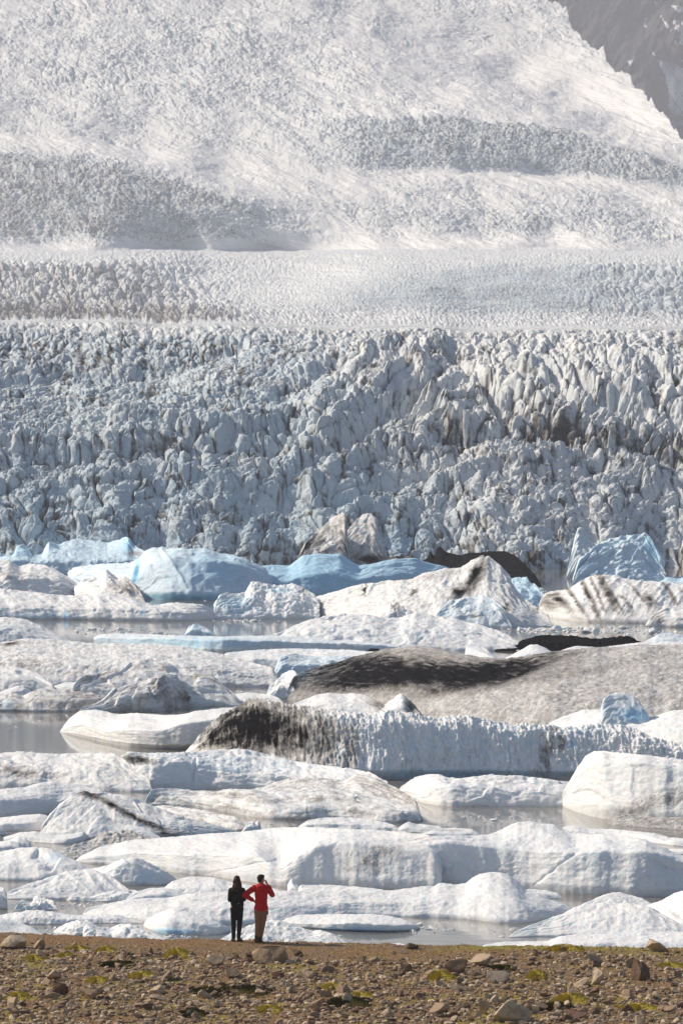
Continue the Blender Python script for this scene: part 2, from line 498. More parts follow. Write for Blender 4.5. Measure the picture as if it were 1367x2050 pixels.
    snow = tb * (.42 - .35 * shade3 - .15 * midL) + (1 - tb) * (.10 + .42 * right)  # besides snow: painted sunlight on the right, painted shade on the grey band
    snow = np.where(RR < 500, np.clip(1.0 - .75 * rough, 0, 1), snow) 
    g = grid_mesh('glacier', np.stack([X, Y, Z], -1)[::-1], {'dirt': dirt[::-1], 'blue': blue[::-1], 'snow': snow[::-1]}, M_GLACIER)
    tag(g, kind='structure')
    return g

build_glacier()

def build_mountain():
    cols = np.arange(1000, 1760, 2.0)
    rows = np.arange(620, -70, -2.0)
    PX, RR = np.meshgrid(cols, rows)
    Y = 2900 + (620 - RR) * 1.0 + 90 * (ridged(PX / 120 + RR / 300, RR / 260, 4, 3) - .5) + 40 * fbm(PX / 28 + RR / 60, RR / 80, 4, 4)
    # the spur that divides the gully
    Y = Y - 95 * np.exp(-((PX - 1275 - (RR - 120) * .16) / 26) ** 2) * sstep(90, 160, RR)
    Z = CAM_H - (RR - CY) * Y / F
    X = (PX - CX) * Y / F
    w = fbm(PX / 9, RR / 9, 3, 5) * 5
    def poly(pts, soft=2.0):
        """inside of a polygon given in the photograph's pixels"""
        ins = np.zeros(PX.shape, bool); x = PX + w; y = RR + w[::-1]
        n = len(pts)
        for i in range(n):
            (x1, y1), (x2, y2) = pts[i], pts[(i + 1) % n]
            c = ((y1 > y) != (y2 > y)) & (x < (x2 - x1) * (y - y1) / (y2 - y1 + 1e-9) + x1)
            ins ^= c
        return ins
    s = poly([(1314, 118), (1330, 122), (1367, 135), (1440, 170), (1760, 400), (1760, 620), (1420, 620), (1367, 285), (1338, 235), (1340, 190), (1330, 150)])
    for q in ([(1308, 0), (1318, 5), (1316, 16), (1309, 12)], [(1340, 12), (1352, 10), (1380, 16), (1380, 28), (1358, 24)],
              [(1317, 30), (1322, 31), (1340, 52), (1342, 62), (1333, 55)], [(1346, 40), (1358, 41), (1358, 62), (1352, 60)],
              [(1364, 45), (1376, 45), (1372, 95), (1359, 88)], [(1290, 35), (1296, 34), (1292, 54), (1287, 54)],
              [(1303, 100), (1310, 106), (1312, 114), (1305, 108)], [(1347, 77), (1356, 90), (1354, 94)], [(1254, 122), (1266, 118), (1272, 108), (1262, 132)],
              [(1358, 122), (1380, 120), (1380, 136)]):
        s |= poly(q)
    streak = fbm((PX - RR * .8) / 5, RR / 60, 2, 6)
    snow = s * np.clip(.95 - .8 * np.clip(streak - .15, 0, 1) * 2, 0, 1)
    o = grid_mesh('rock_mountain', np.stack([X, Y, Z], -1)[::-1, ::1], {'snow': snow[::-1]}, M_ROCKM)
    tag(o, kind='structure')
build_mountain()

# ---------------------------------------------------------------- the lagoon
def plane(name, x0, x1, y0, y1, z, mat):
    V = np.array([[[x0, y0, z], [x1, y0, z]], [[x0, y1, z], [x1, y1, z]]], float)
    return grid_mesh(name, V, mat=mat)
tag(plane('water', -260, 260, 119, 520, 0, M_WATER), kind='structure')

# ---------------------------------------------------------------- icebergs and floes
SSS = .35
def m_berg():
    n = NT('iceberg_ice')
    d, bl = n.attr('dirt'), n.attr('blue')
    v = n.coord()
    big = n.noise(.5, 5, .6, v)
    med = n.noise(3.2, 5, .65, v)
    fine = n.noise(15, 4, .75, v)
    grain = n.noise(38, 2, .6, v)
    ice = n.mix(n.ramp(big, .3, .7), (.80, .825, .84), (.86, .86, .85))
    ice = n.mix(n.math('MULTIPLY', n.ramp(med, .42, .72), .12), ice, (.66, .72, .76))
    b1 = n.math('ADD', bl, n.math('MULTIPLY', n.math('SUBTRACT', med, .5), .8))
    ice = n.mix(n.ramp(b1, .04, .6), ice, (.50, .71, .86))
    ice = n.mix(n.ramp(b1, .5, 1.1), ice, (.22, .52, .74))
    dd = n.math('ADD', d, n.math('MULTIPLY', n.math('SUBTRACT', med, .5), .75))
    dd = n.math('ADD', dd, n.math('MULTIPLY', n.math('SUBTRACT', fine, .5), .9))
    ice = n.mix(n.ramp(dd, .10, .58, 0, .85), ice, (.345, .325, .305))
    ice = n.mix(n.ramp(n.math('ADD', dd, n.math('MULTIPLY', n.math('SUBTRACT', grain, .5), .5)), .38, 1.15), ice, (.009, .009, .011))
    h = n.math('ADD', n.math('MULTIPLY', fine, .5), n.math('MULTIPLY', med, 1.0))
    bp = n.bump(h, .8, .05)
    n.b.inputs['Subsurface Weight'].default_value = SSS
    n.b.inputs['Subsurface Radius'].default_value = (.25, .5, .75)
    n.b.inputs['Subsurface Scale'].default_value = .35
    n.link(n.ramp(dd, .2, .7, .22, 0.0), n.b.inputs['Specular IOR Level'])
    m = n.done(ice, bp, n.ramp(fine, .3, .7, .5, .85), .22)
    return m
M_BERG = m_berg()

def smooth1(a, w):
    if w < 1: return a
    k = np.hanning(2 * int(w) + 3); k /= k.sum(); h = len(k) // 2
    p = np.concatenate([2 * a[0] - a[h:0:-1], a, 2 * a[-1] - a[-2:-h - 2:-1]]) if len(a) > h + 1 else np.pad(a, h, mode='edge')
    return np.convolve(p, k, 'valid')[:len(a)]

def smooth_v(A, w, it=1):
    k = np.hanning(2 * int(w) + 3); k /= k.sum(); h = len(k) // 2
    for _ in range(it):
        p = np.pad(A, ((h, h), (0, 0)), mode='edge')
        A = sum(k[i] * p[i:i + A.shape[0]] for i in range(len(k)))
    return A

BERG_N = [0]
def berg(label, top, base, sh=None, fs=.7, ts=.07, back=1.3, soft=5, rnd=.35, big=2.0, lump=1.2, fine=.6, flute=0.0, facet=0.0,
         rib=None, cut=0.12, dirt=(), blue=(), d0=0.0, b0=0.0, dn=.0, cat='ice floe', name='ice_floe', group=None, step=1.8, seed=None, streak=0.0,
         cracks=()):
    BERG_N[0] += 1
    seed = seed if seed is not None else BERG_N[0] * 13
    # what the frame cuts off goes on outside it and tapers away there
    if top[-1][0] > 1375:
        tx, ty = top[-1]; bx, by = base[-1]; hh = by - ty; ext = min(330, 90 + 3.2 * hh)
        top = list(top) + [(tx + ext * .45, ty + .18 * hh), (tx + ext * .8, ty + .55 * hh), (tx + ext, by)]; base = list(base) + [(tx + ext, by - .05 * hh)]
    if top[0][0] < -8:
        tx, ty = top[0]; bx, by = base[0]; hh = by - ty; ext = min(330, 90 + 3.2 * hh)
        top = [(tx - ext, by), (tx - ext * .8, ty + .55 * hh), (tx - ext * .45, ty + .18 * hh)] + list(top); base = [(tx - ext, by - .05 * hh)] + list(base)
    x0 = min(top[0][0], base[0][0]); x1 = max(top[-1][0], base[-1][0])
    n = max(12, int((x1 - x0) / step))
    px = np.linspace(x0, x1, n)
    w = soft * (n - 1) / (x1 - x0)
    B = smooth1(curve(base, px), w * 1.5)
    T = smooth1(curve(top, px), w)
    # a thin closed lip at both ends
    e = np.minimum(px - x0, x1 - px)
    T = np.minimum(T, B - .8)
    h0 = B - T
    if sh is None:
        S = B - h0 * .52
    else:
        xs = [p[0] for p in sh]
        S = smooth1(curve(sh, px), w)
        inside = sstep(xs[0] - 50, xs[0] + 15, px) * (1 - sstep(xs[-1] - 15, xs[-1] + 50, px))
        S = (B - h0 * .5) * (1 - inside) + S * inside
    S = np.clip(S, T + .12 * h0, B - .25 * h0)
    n_out = np.minimum(1, h0 / 25) * (big * .6 * fbm(px / 45, px * 0 + seed, 2, seed) + fine * .8 * fbm(px / 8, px * 0 + 5, 3, seed + 1))
    ws = max(3, 9 * w / soft)
    wl = ws * 1.0 + min(80, (x1 - x0) / 5.5) * (n - 1) / (x1 - x0)
    Bs, Ts, Ss = smooth1(B, wl), np.minimum(smooth1(T, ws * 1.3), smooth1(B, wl) - .8), smooth1(S, ws * 1.3)
    Yf = CAM_H * F / (Bs - CY)
    m0 = float(np.median(Yf)) / F
    Yf = Yf + m0 * np.minimum(1, h0 / 25) * 9 * fbm(px / 50, px * 0 + 9, 3, seed + 2)
    q = (Ss - CY) / F
    zs = np.maximum((CAM_H - q * Yf) / (1 + q * fs), .02)
    Ys = Yf + fs * zs
    p = (Ts - CY) / F
    Yc = (CAM_H - zs + ts * Ys) / (p + ts)
    Yc = np.maximum(Yc, Ys + .25 * zs)
    Ys = smooth1(Ys, ws); Yc = np.maximum(smooth1(Yc, wl * 2.0), Ys + .03)
    zc = np.maximum(CAM_H - (T + n_out - CY) / F * Yc, .02)
    zs = np.minimum(zs, np.maximum(smooth1(zc, 3) * .97, .015))
    m = float(np.median(Yf)) / F
    bd = back * zc + (Yc - Yf) * .12 + .2
    rf = max(6, int(np.percentile(B - S, 85) / 1.3)); rt = max(6, int(np.percentile(S - T, 85) / .9)); rb = 9
    nd = cut * zs
    pts = [(Yf + nd, 0 * zc - .35), (Yf + nd, 0 * zc + .02), (Yf + nd * .3, .16 * zs * (1 if cut else .6)), (Ys, zs), (Yc, zc), (Yc + bd * .45, zc * .72), (Yc + bd, 0 * zc - .35)]
    ns = [2, 3, rf, rt, 5, rb]
    Yl, Zl = [], []
    for i in range(len(pts) - 1):
        t = np.arange(ns[i])[:, None] / ns[i]
        if i == len(pts) - 2: t = np.linspace(0, 1, ns[i])[:, None]
        Yl.append(pts[i][0] * (1 - t) + pts[i + 1][0] * t); Zl.append(pts[i][1] * (1 - t) + pts[i + 1][1] * t)
    Y = np.concatenate(Yl); Z = np.concatenate(Zl)
    sw = max(1, rnd * min(rf, rt) * .9)
    z_end = Z[0].copy(), Z[-1].copy()
    Y = smooth_v(Y, sw); Z = smooth_v(Z, sw)
    Z[0], Z[-1] = z_end
    row = CY + (CAM_H - Z) * F / Y
    gap = smooth1(row.min(0) - T - n_out, 12 * w / soft)
    Z = np.where(Z > 0, Z * (1 + np.clip(gap * Yc / F / np.maximum(zc, .05), -.2, .5)[None, :]), Z)
    X = (px - CX)[None, :] * Y / F
    # surface coordinates in photo-pixel lengths
    ds = np.sqrt(np.diff(Y, axis=0, prepend=Y[:1]) ** 2 * .35 + np.diff(Z, axis=0, prepend=Z[:1]) ** 2) / m
    sv = np.cumsum(ds, 0); sv = sv.mean(1)[:, None] + 0 * sv
    U = px[None, :] + 0 * sv
    wq = 12 * fbm(U / 60, sv / 40, 2, seed + 20)
    D = big * 1.6 * fbm(U / 70, sv / 38, 3, seed + 3)
    F1, F2, ra, rb_, rg, ox, oy = worley((U + wq) / 24, (sv + wq) / 13, seed + 4)
    patch = .45 + .9 * np.clip(.5 + 1.2 * fbm(U / 80, sv / 60, 2, seed + 9), 0, 1)
    D = D + lump * 2.0 * (np.minimum(F1, .8) ** 1.5) * -1 * patch + lump * (ridged(U / 34, sv / 16, 3, seed + 5) - .5) * 1.6 * patch
    D = D + fine * (2.0 * fbm(U / 10, sv / 7, 3, seed + 6) + .8 * fbm(U / 4, sv / 3.5, 2, seed + 7))
    # worn layers: low steps along the sides, and broken plates where two scales of facets meet
    lay = sv / 10 + 1.2 * fbm(U / 70, sv / 40, 2, seed + 17)
    D = D + .9 * lump * (sstep(.25, .75, lay - np.floor(lay)) - .5) * np.clip(.5 + fbm(U / 50, sv / 20, 2, seed + 18), 0, 1)
    _, _, qa, qb, qg, qx, qy = worley((U + wq) / 13, (sv + wq) / 8, seed + 19)
    D = D + (.55 * lump + .4 * facet) * 1.6 * ((qb - .5) * qx + (qg - .5) * qy + .25 * (qa - .5))
    if facet:
        fz = max(16, (x1 - x0) / 7)
        G1, G2, ga, gb, gg, gx, gy = worley((U + wq) / fz, (sv + wq * .6) / (fz * .6), seed + 8)
        D = D + facet * (4.5 * (ga - .5) + 10 * (gb - .5) * gx + 10 * (gg - .5) * gy) * sstep(0, .12, G2 - G1)
    if flute:
        D = D + flute * (5 * ridged((U + wq * 1.2 + sv * .25) / (26 + 0 * U), sv / 45, 4, seed + 10) - 2.5) + flute * 5 * fbm((U + sv * .3) / 38, sv / 50, 3, seed + 33) + flute * 3.4 * fbm(U / 6 + sv / 40, sv / 16, 3, seed + 11) - flute * 11 * np.clip(perlin((U + sv * .4) / 8, sv / 15, seed + 16) - .45, 0, 1)
    FL = 0
    if flute:
        FL = fbm((U + wq * .5) / 11, sv / 45, 4, seed + 31)
    if rib:
        amp, lam, ang = rib
        c, s = math.cos(math.radians(ang)), math.sin(math.radians(ang))
        a = (U * c + sv * s) / lam
        D = D + amp * (ridged(a + .25 * fbm(U / 40, sv / 40, 2, seed + 12), (-U * s + sv * c) / (lam * 5), 2, seed + 13) - .5) * 2
    row = CY + (CAM_H - Z) * F / Y
    for (c0, c1, wd, dp) in cracks:         # a straight cut into the ice, given by two points of the photograph
        vx, vy = c1[0] - c0[0], c1[1] - c0[1]; L = math.hypot(vx, vy)
        t = ((U - c0[0]) * vx + (row - c0[1]) * vy) / (L * L)
        dist = np.abs((U - c0[0]) * vy - (row - c0[1]) * vx) / L + 3 * fbm(U / 12, row / 12, 2, seed + 30)
        D = D - dp * np.exp(-(dist / wd) ** 2) * sstep(-.08, .02, t) * (1 - sstep(.98, 1.08, t))
    lim = np.clip(Z / max(.35 * float(np.percentile(zc, 80)), .03), 0, 1) ** .7 * np.clip(h0 / 22, .12, 1)[None, :]
    D = D * m * lim
    dYv, dYu = np.gradient(Y); dZv, dZu = np.gradient(Z); dXv, dXu = np.gradient(X)
    nx = dYu * dZv - dZu * dYv; ny = dZu * dXv - dXu * dZv; nz = dXu * dYv - dYu * dXv
    L = np.sqrt(nx * nx + ny * ny + nz * nz) + 1e-9
    sg = np.where(nz.mean() < 0, -1, 1)
    X = X + sg * nx / L * D * .7; Y = Y + sg * ny / L * D; Z = np.where(Z > .0, np.maximum(Z + sg * nz / L * D, .005), Z)
    row = CY + (CAM_H - Z) * F / Y
    col = CX + X * F / Y
    gap = smooth1(row.min(0) - T - n_out, 14 * w / soft + 1)
    Z = np.where(Z > 0.01, Z * (1 + np.clip(gap * Yc / F / np.maximum(zc, .05), -.25, .4)[None, :]), Z)
    row = CY + (CAM_H - Z) * F / Y
    dm = d0 + 0 * Y; bm_ = b0 + 0 * Y
    nz1 = fbm(U / 26, sv / 14, 4, seed + 14); nz2 = fbm(U / 5, row / 34, 3, seed + 15)
    if dn: dm = dm + dn * nz1 * 1.6
    for q in dirt:
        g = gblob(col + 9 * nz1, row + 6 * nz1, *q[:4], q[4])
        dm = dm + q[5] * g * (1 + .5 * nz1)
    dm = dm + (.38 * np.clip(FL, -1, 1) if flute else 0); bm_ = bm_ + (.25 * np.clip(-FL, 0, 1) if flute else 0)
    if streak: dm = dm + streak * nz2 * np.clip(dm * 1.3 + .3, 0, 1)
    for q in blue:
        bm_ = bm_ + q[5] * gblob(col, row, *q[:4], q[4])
    cx, cy = float((X[:, n // 2]).mean()), float(np.median(Yf))
    V = np.stack([X, Y, Z], -1)
    cx = float(X.mean())
    o = grid_mesh(name, V, {'dirt': dm, 'blue': bm_}, M_BERG, loc=(cx, cy, 0))
    # close the underside and the two ends
    return tag(o, label, cat, group)

ICE = dict(cat='iceberg', name='iceberg')

# far row, in front of the glacier
berg('jagged pale blue iceberg with a spired crest at the far left by the glacier',
     [(-60, 1118), (0, 1108), (26, 1112), (32, 1094), (46, 1088), (56, 1094), (63, 1112), (85, 1110), (98, 1084), (118, 1090), (150, 1078), (180, 1081), (215, 1086), (240, 1080), (256, 1073), (268, 1092), (292, 1104), (310, 1125)],
     [(-60, 1150), (310, 1150)], sh=[(-60, 1122), (300, 1122)], fs=.7, facet=.9, lump=1.3, soft=2, fine=1.0, b0=.42, blue=[(258, 1092, 12, 16, 20, .5), (40, 1105, 20, 12, 0, .2)], dirt=[(270, 1108, 26, 8, 0, .5)], **ICE)
berg('large iceberg with a grey green facet and a pale blue flank, left of the centre',
     [(136, 1146), (150, 1136), (169, 1132), (230, 1127), (262, 1127), (280, 1116), (292, 1103), (307, 1096), (333, 1094), (384, 1099), (410, 1097), (440, 1107), (471, 1112), (504, 1124), (530, 1135), (545, 1165)],
     [(136, 1180), (292, 1201), (360, 1203), (450, 1203), (545, 1198)], sh=[(150, 1150), (280, 1150), (320, 1118), (380, 1120), (450, 1130), (520, 1145)], fs=1.1, facet=1.0, lump=.4, big=3, soft=3, fine=.4, cut=.25,
     rib=(1.5, 34, -55), b0=.34, blue=[(272, 1150, 5, 24, 12, 1.0), (430, 1140, 70, 40, 0, .25), (360, 1196, 90, 7, 0, .7)], dirt=[(330, 1165, 36, 30, 0, .16)], cracks=[((268, 1168), (280, 1128), 4, 7), ((318, 1145), (350, 1160), 2, 2), ((375, 1105), (440, 1190), 7, 3), ((325, 1098), (385, 1195), 4, -4)], **ICE)
berg('long smooth sky blue ice wall with a rounded hump, behind the white peaked iceberg',
     [(496, 1142), (510, 1133), (543, 1131), (579, 1132), (605, 1113), (630, 1108), (660, 1109), (680, 1108), (700, 1122), (718, 1132), (745, 1128), (790, 1119), (831, 1117), (846, 1124), (892, 1134), (935, 1150)],
     [(496, 1196), (700, 1196), (935, 1180)], fs=.5, ts=.2, facet=.5, lump=.4, big=3, soft=4, fine=.4, b0=.62, blue=[(640, 1150, 90, 40, 0, .15)], **ICE)
berg('small blue white shard beyond the sky blue wall, below the leaning slabs',
     [(640, 1112), (660, 1100), (668, 1095), (680, 1104), (720, 1118), (735, 1130)], [(640, 1150), (735, 1150)], fs=.4, b0=.3, soft=2, dirt=[(715, 1125, 18, 10, 20, .8)], **ICE)
berg('black ash covered ridge of ice rising to a round hump behind the white peak',
     [(842, 1124), (857, 1117), (861, 1100), (864, 1108), (870, 1116), (873, 1098), (880, 1093), (892, 1105), (925, 1112), (935, 1107), (960, 1106), (975, 1103), (1010, 1104), (1030, 1112), (1052, 1130), (1073, 1155), (1083, 1172)],
     [(842, 1160), (1083, 1176)], fs=.8, soft=1.5, facet=.6, lump=1.4, fine=1.2, d0=1.5, **ICE)
berg('low black dirty lump of ice at the water below the leaning slabs',
     [(738, 1124), (755, 1108), (780, 1104), (793, 1100), (805, 1112), (822, 1108), (832, 1124)], [(738, 1140), (832, 1140)], fs=.6, soft=1.5, facet=.8, d0=1.0, dn=.5, **ICE)
berg('tall sharp cornered light blue iceberg block at the right, in front of the glacier',
     [(1146, 1162), (1152, 1145), (1160, 1118), (1180, 1105), (1185, 1095), (1205, 1084), (1240, 1074), (1270, 1070), (1292, 1067), (1300, 1074), (1312, 1098), (1325, 1128), (1336, 1162)],
     [(1146, 1178), (1336, 1178)], sh=[(1165, 1125), (1200, 1098), (1290, 1080), (1320, 1130)], fs=1.0, ts=.5, facet=1.6, lump=2.6, soft=1.2, big=3, fine=.9, b0=.36, blue=[(1305, 1095, 14, 26, -20, .35)], cracks=[((1292, 1070), (1334, 1150), 5, -4)], **ICE)
berg('small light blue iceberg peeping over the striped one at the right edge',
     [(1318, 1165), (1335, 1153), (1360, 1156), (1380, 1140), (1430, 1150)], [(1318, 1180), (1430, 1180)], b0=.45, lump=1.4, **ICE)
berg('crumbly pale blue ice between the white peak and the striped iceberg',
     [(1006, 1168), (1020, 1158), (1035, 1155), (1052, 1156), (1062, 1166), (1075, 1172), (1092, 1192), (1098, 1210)], [(1006, 1215), (1098, 1215)], fs=1.2, lump=2.2, facet=.8, soft=1.5, fine=1.4, b0=.5, **ICE)
berg('lumpy white iceberg at the left edge below the jagged pale blue one',
     [(-70, 1130), (0, 1122), (20, 1120), (38, 1134), (60, 1128), (90, 1131), (118, 1142), (145, 1160), (158, 1172), (168, 1192)], [(-70, 1200), (168, 1196)], fs=1.3, ts=.14, facet=1.2, lump=1.8, soft=3, d0=0.14, dn=.16, dirt=[(10, 1150, 40, 10, 0, .25)], **ICE)
berg('pointed shard of ice with a gravel brown right half, left of the grey green facet',
     [(150, 1176), (165, 1160), (186, 1156), (212, 1139), (206, 1152), (235, 1157), (250, 1153), (262, 1162), (280, 1180), (291, 1204)],
     [(150, 1200), (220, 1206), (291, 1208)], fs=.9, facet=1.5, lump=1.2, soft=1.5, fine=1.0, dirt=[(255, 1175, 38, 18, 25, .55), (215, 1180, 20, 14, 0, .25)], **ICE)
berg('striped iceberg with slanting black ash bands at the right edge',
     [(1078, 1212), (1082, 1198), (1092, 1186), (1112, 1182), (1140, 1178), (1158, 1166), (1180, 1154), (1195, 1150), (1230, 1151), (1260, 1160), (1300, 1162), (1367, 1168), (1440, 1180)],
     [(1078, 1230), (1110, 1242), (1200, 1247), (1300, 1249), (1440, 1250)], sh=[(1100, 1215), (1440, 1215)], fs=1.5, ts=.3, facet=.8, lump=1.2, soft=2, cut=.2, rib=(3.4, 26, -28),
     dirt=[(1100, 1205, 20, 22, 50, .6)] + [(x + 18, 1190 + dy, wd * 1.15, ln, an, st * .78) for x, dy, wd, ln, an, st in ((1108, 16, 7, 30, -45, .8), (1134, 12, 4, 50, -34, .8), (1160, 2, 5, 60, -26, 1.0), (1176, -4, 3.5, 54, -24, .8), (1196, -6, 7, 50, -26, 1.0), (1216, 14, 3, 34, -30, .6), (1240, 22, 4, 22, -34, .8), (1258, -2, 3, 30, -40, .7), (1282, 10, 7, 22, -36, .9), (1326, 2, 4, 32, -30, .8), (1352, 6, 3, 26, -30, .6))], d0=0.15, dn=.15, **ICE)
berg('small grey white floe at the right edge in front of the striped iceberg',
     [(1292, 1250), (1300, 1238), (1315, 1224), (1330, 1216), (1350, 1214), (1380, 1208), (1430, 1214)], [(1292, 1255), (1430, 1257)], fs=.7, facet=.9, cut=.3, d0=0.20, dn=.3, dirt=[(1310, 1238, 18, 14, 0, .3)])
berg('broad white iceberg with a sharp peak and an ash filled crack, right of centre',
     [(600, 1206), (640, 1192), (667, 1186), (698, 1175), (728, 1168), (780, 1162), (821, 1160), (851, 1146), (892, 1138), (923, 1136), (940, 1124), (954, 1117), (968, 1111), (975, 1112), (990, 1124), (1000, 1130), (1020, 1158), (1034, 1184), (1058, 1204), (1077, 1219), (1095, 1230), (1105, 1252)],
     [(600, 1236), (800, 1250), (1000, 1256), (1105, 1255)], fs=1.7, ts=.4, facet=1.0, lump=.8, fine=1.2, soft=2, big=3, d0=0.18, dn=.14,
     dirt=[(955, 1148, 12, 36, 24, .9), (918, 1186, 22, 10, -25, 1.0), (730, 1180, 3, 12, 8, 1.1), (828, 1186, 10, 4, -40, .9), (880, 1150, 60, 8, -12, .22), (1012, 1218, 8, 14, 30, .6), (1075, 1222, 12, 3, -30, .5)],
     cracks=[((972, 1112), (920, 1196), 5, 8), ((960, 1160), (1030, 1166), 3, 4), ((700, 1186), (728, 1176), 3, 3)], **ICE)
berg('grey stained knob of ice leaning against the white peaked iceberg',
     [(762, 1240), (775, 1214), (782, 1196), (796, 1186), (812, 1192), (828, 1206), (845, 1228), (852, 1242)], [(762, 1252), (852, 1252)], fs=1.1, facet=1.8, lump=1.6, soft=1, fine=1.2, dirt=[(793, 1205, 12, 26, 0, .6)])
berg('rounded blue white dome of ice in front of the white peak',
     [(868, 1240), (885, 1215), (905, 1201), (930, 1196), (965, 1192), (990, 1200), (1003, 1212), (1016, 1235), (1024, 1253)], [(868, 1256), (1024, 1258)], fs=.9, ts=.3, facet=1.1, lump=.8, soft=2, b0=.28, rib=(1.2, 18, -12), dirt=[(950, 1232, 16, 10, 0, .4)], **ICE)
berg('crumbly blue and white floe below the sky blue wall, left of the white peak',
     [(428, 1212), (434, 1198), (447, 1187), (465, 1188), (490, 1186), (503, 1165), (515, 1164), (530, 1168), (560, 1172), (590, 1168), (612, 1178), (628, 1190), (640, 1204)], [(428, 1240), (640, 1240)],
     fs=1.3, ts=.25, facet=.7, lump=2.4, fine=1.8, soft=1.5, b0=.12, blue=[(470, 1212, 36, 20, 0, .3), (560, 1182, 26, 8, 0, .3)], dirt=[(608, 1180, 2.5, 8, 0, .9), (610, 1200, 2, 10, 0, .5)])
berg('long white ridged floe along the far water at the left edge',
     [(-70, 1184), (0, 1178), (60, 1184), (110, 1190), (160, 1193), (186, 1193), (200, 1186), (240, 1190), (265, 1196), (290, 1206), (310, 1212), (345, 1206), (395, 1208), (415, 1214), (429, 1232)],
     [(-70, 1240), (130, 1241), (330, 1244), (420, 1243), (430, 1240)], sh=[(-70, 1212), (60, 1216), (200, 1216), (400, 1226)], fs=.9, ts=.12, facet=.7, lump=1.3, rib=(1.4, 20, 40), soft=2.5, cut=.35, blue=[(132, 1236, 4, 14, 0, .8), (284, 1228, 3, 10, 30, .8), (60, 1232, 120, 8, 0, .35)], d0=0.12, dn=.08)
# middle water
berg('small pointed pale blue chip floating alone in the far water',
     [(370, 1270), (378, 1258), (387, 1248), (398, 1250), (415, 1258), (432, 1271)], [(370, 1273), (432, 1273)], fs=.7, facet=1.0, lump=.3, soft=1, b0=.35)
berg('left edge mound of white ice sloping down to the right by the far water',
     [(-80, 1246), (-20, 1238), (10, 1235), (46, 1238), (77, 1250), (102, 1263), (133, 1279), (163, 1290)], [(-80, 1300), (163, 1294)], fs=1.6, ts=.1, lump=.9, facet=.7, d0=0.13, dn=.1, blue=[(20, 1265, 60, 20, 0, .15)])
berg('broad lumpy white mound in mid lagoon, below the white peaked iceberg',
     [(520, 1278), (560, 1266), (590, 1252), (620, 1240), (650, 1234), (690, 1228), (730, 1230), (770, 1236), (800, 1236), (832, 1226), (850, 1228), (870, 1234), (905, 1236), (935, 1245), (960, 1250), (985, 1258), (1010, 1268), (1038, 1284)],
     [(520, 1300), (700, 1302), (1038, 1304)], fs=2.2, ts=.14, lump=1.7, facet=.8, big=3, soft=3, b0=.05, blue=[(800, 1270, 200, 18, 0, .12)])
berg('long low floe with a pale blue front face, left of the lumpy mound',
     [(188, 1276), (205, 1269), (260, 1268), (370, 1272), (450, 1274), (540, 1272), (640, 1276), (760, 1284), (800, 1292)], [(188, 1290), (260, 1294), (350, 1300), (440, 1306), (560, 1304), (800, 1304)],
     sh=[(205, 1276), (440, 1280), (640, 1286), (780, 1292)], fs=.35, ts=.03, lump=.5, soft=3, b0=.22, blue=[(350, 1288, 170, 10, 0, .35), (395, 1286, 5, 12, 0, .3)])
berg('wide speckled grey white floe spreading from the left edge to mid lagoon',
     [(-80, 1296), (0, 1286), (30, 1280), (50, 1278), (110, 1280), (180, 1287), (250, 1288), (330, 1289), (390, 1299), (440, 1308), (500, 1325), (545, 1336), (556, 1352)],
     [(-80, 1370), (110, 1374), (300, 1376), (450, 1376), (556, 1376)], sh=[(-60, 1322), (100, 1330), (250, 1330), (420, 1336), (540, 1352)], fs=1.6, ts=.09, lump=.9, fine=1.0, facet=.4, soft=4, d0=0.22, dn=.2, dirt=[(25, 1288, 16, 4, -14, .9), (60, 1330, 60, 16, 0, .15)])
berg('low white floe with a rounded front right of the speckled one',
     [(440, 1316), (455, 1306), (520, 1300), (600, 1298), (700, 1301), (760, 1306), (790, 1318)], [(440, 1340), (790, 1345)], sh=[(460, 1318), (780, 1320)], fs=.6, ts=.05, lump=.8, b0=.12)
berg('pale green blue squared block of ice at the left tip of the ash striped hill',
     [(546, 1362), (553, 1335), (562, 1315), (575, 1310), (592, 1308), (612, 1312), (640, 1314), (690, 1312), (720, 1318)], [(546, 1368), (720, 1368)], sh=[(556, 1330), (720, 1332)], fs=.4, facet=.8, lump=.5, soft=2, b0=.3, dirt=[(588, 1322, 12, 8, 0, .35)])
berg('grey white hump of ice at the left edge beside the speckled floe',
     [(-70, 1340), (0, 1333), (30, 1334), (60, 1342), (85, 1354), (105, 1368), (114, 1382)], [(-70, 1386), (114, 1387)], fs=1.0, lump=1.3, facet=.8, b0=.08, d0=0.15, dn=.2)
berg('thin white floe between the grey humps near the left edge',
     [(95, 1378), (130, 1366), (170, 1364), (200, 1372)], [(95, 1384), (200, 1386)], fs=1.5, lump=.8)
berg('large smeared grey floe with a slanting ridge, left of the centre',
     [(140, 1398), (150, 1368), (165, 1353), (205, 1346), (230, 1335), (260, 1323), (290, 1318), (330, 1325), (358, 1338), (390, 1338), (425, 1352), (450, 1374), (470, 1390), (482, 1404)],
     [(140, 1418), (482, 1414)], sh=[(160, 1378), (300, 1352), (430, 1376)], fs=1.5, ts=.25, lump=.9, facet=1.3, rib=(2.2, 44, 60), soft=2.5, d0=0.20, dn=.3, dirt=[(190, 1355, 40, 8, -10, .35), (400, 1350, 30, 6, 20, .2)])
berg('low brown grey floe along the calm water at the left edge',
     [(-70, 1400), (0, 1392), (24, 1385), (48, 1392), (60, 1386), (80, 1379), (130, 1380), (170, 1379), (200, 1378), (222, 1384), (236, 1400)], [(-70, 1424), (60, 1425), (150, 1427), (205, 1422), (236, 1412)],
     fs=1.3, ts=.1, lump=.8, facet=.8, cut=.4, soft=3, d0=0.32, dn=.2, blue=[(15, 1410, 22, 14, 0, .4)], dirt=[(150, 1400, 70, 16, 0, .18)])
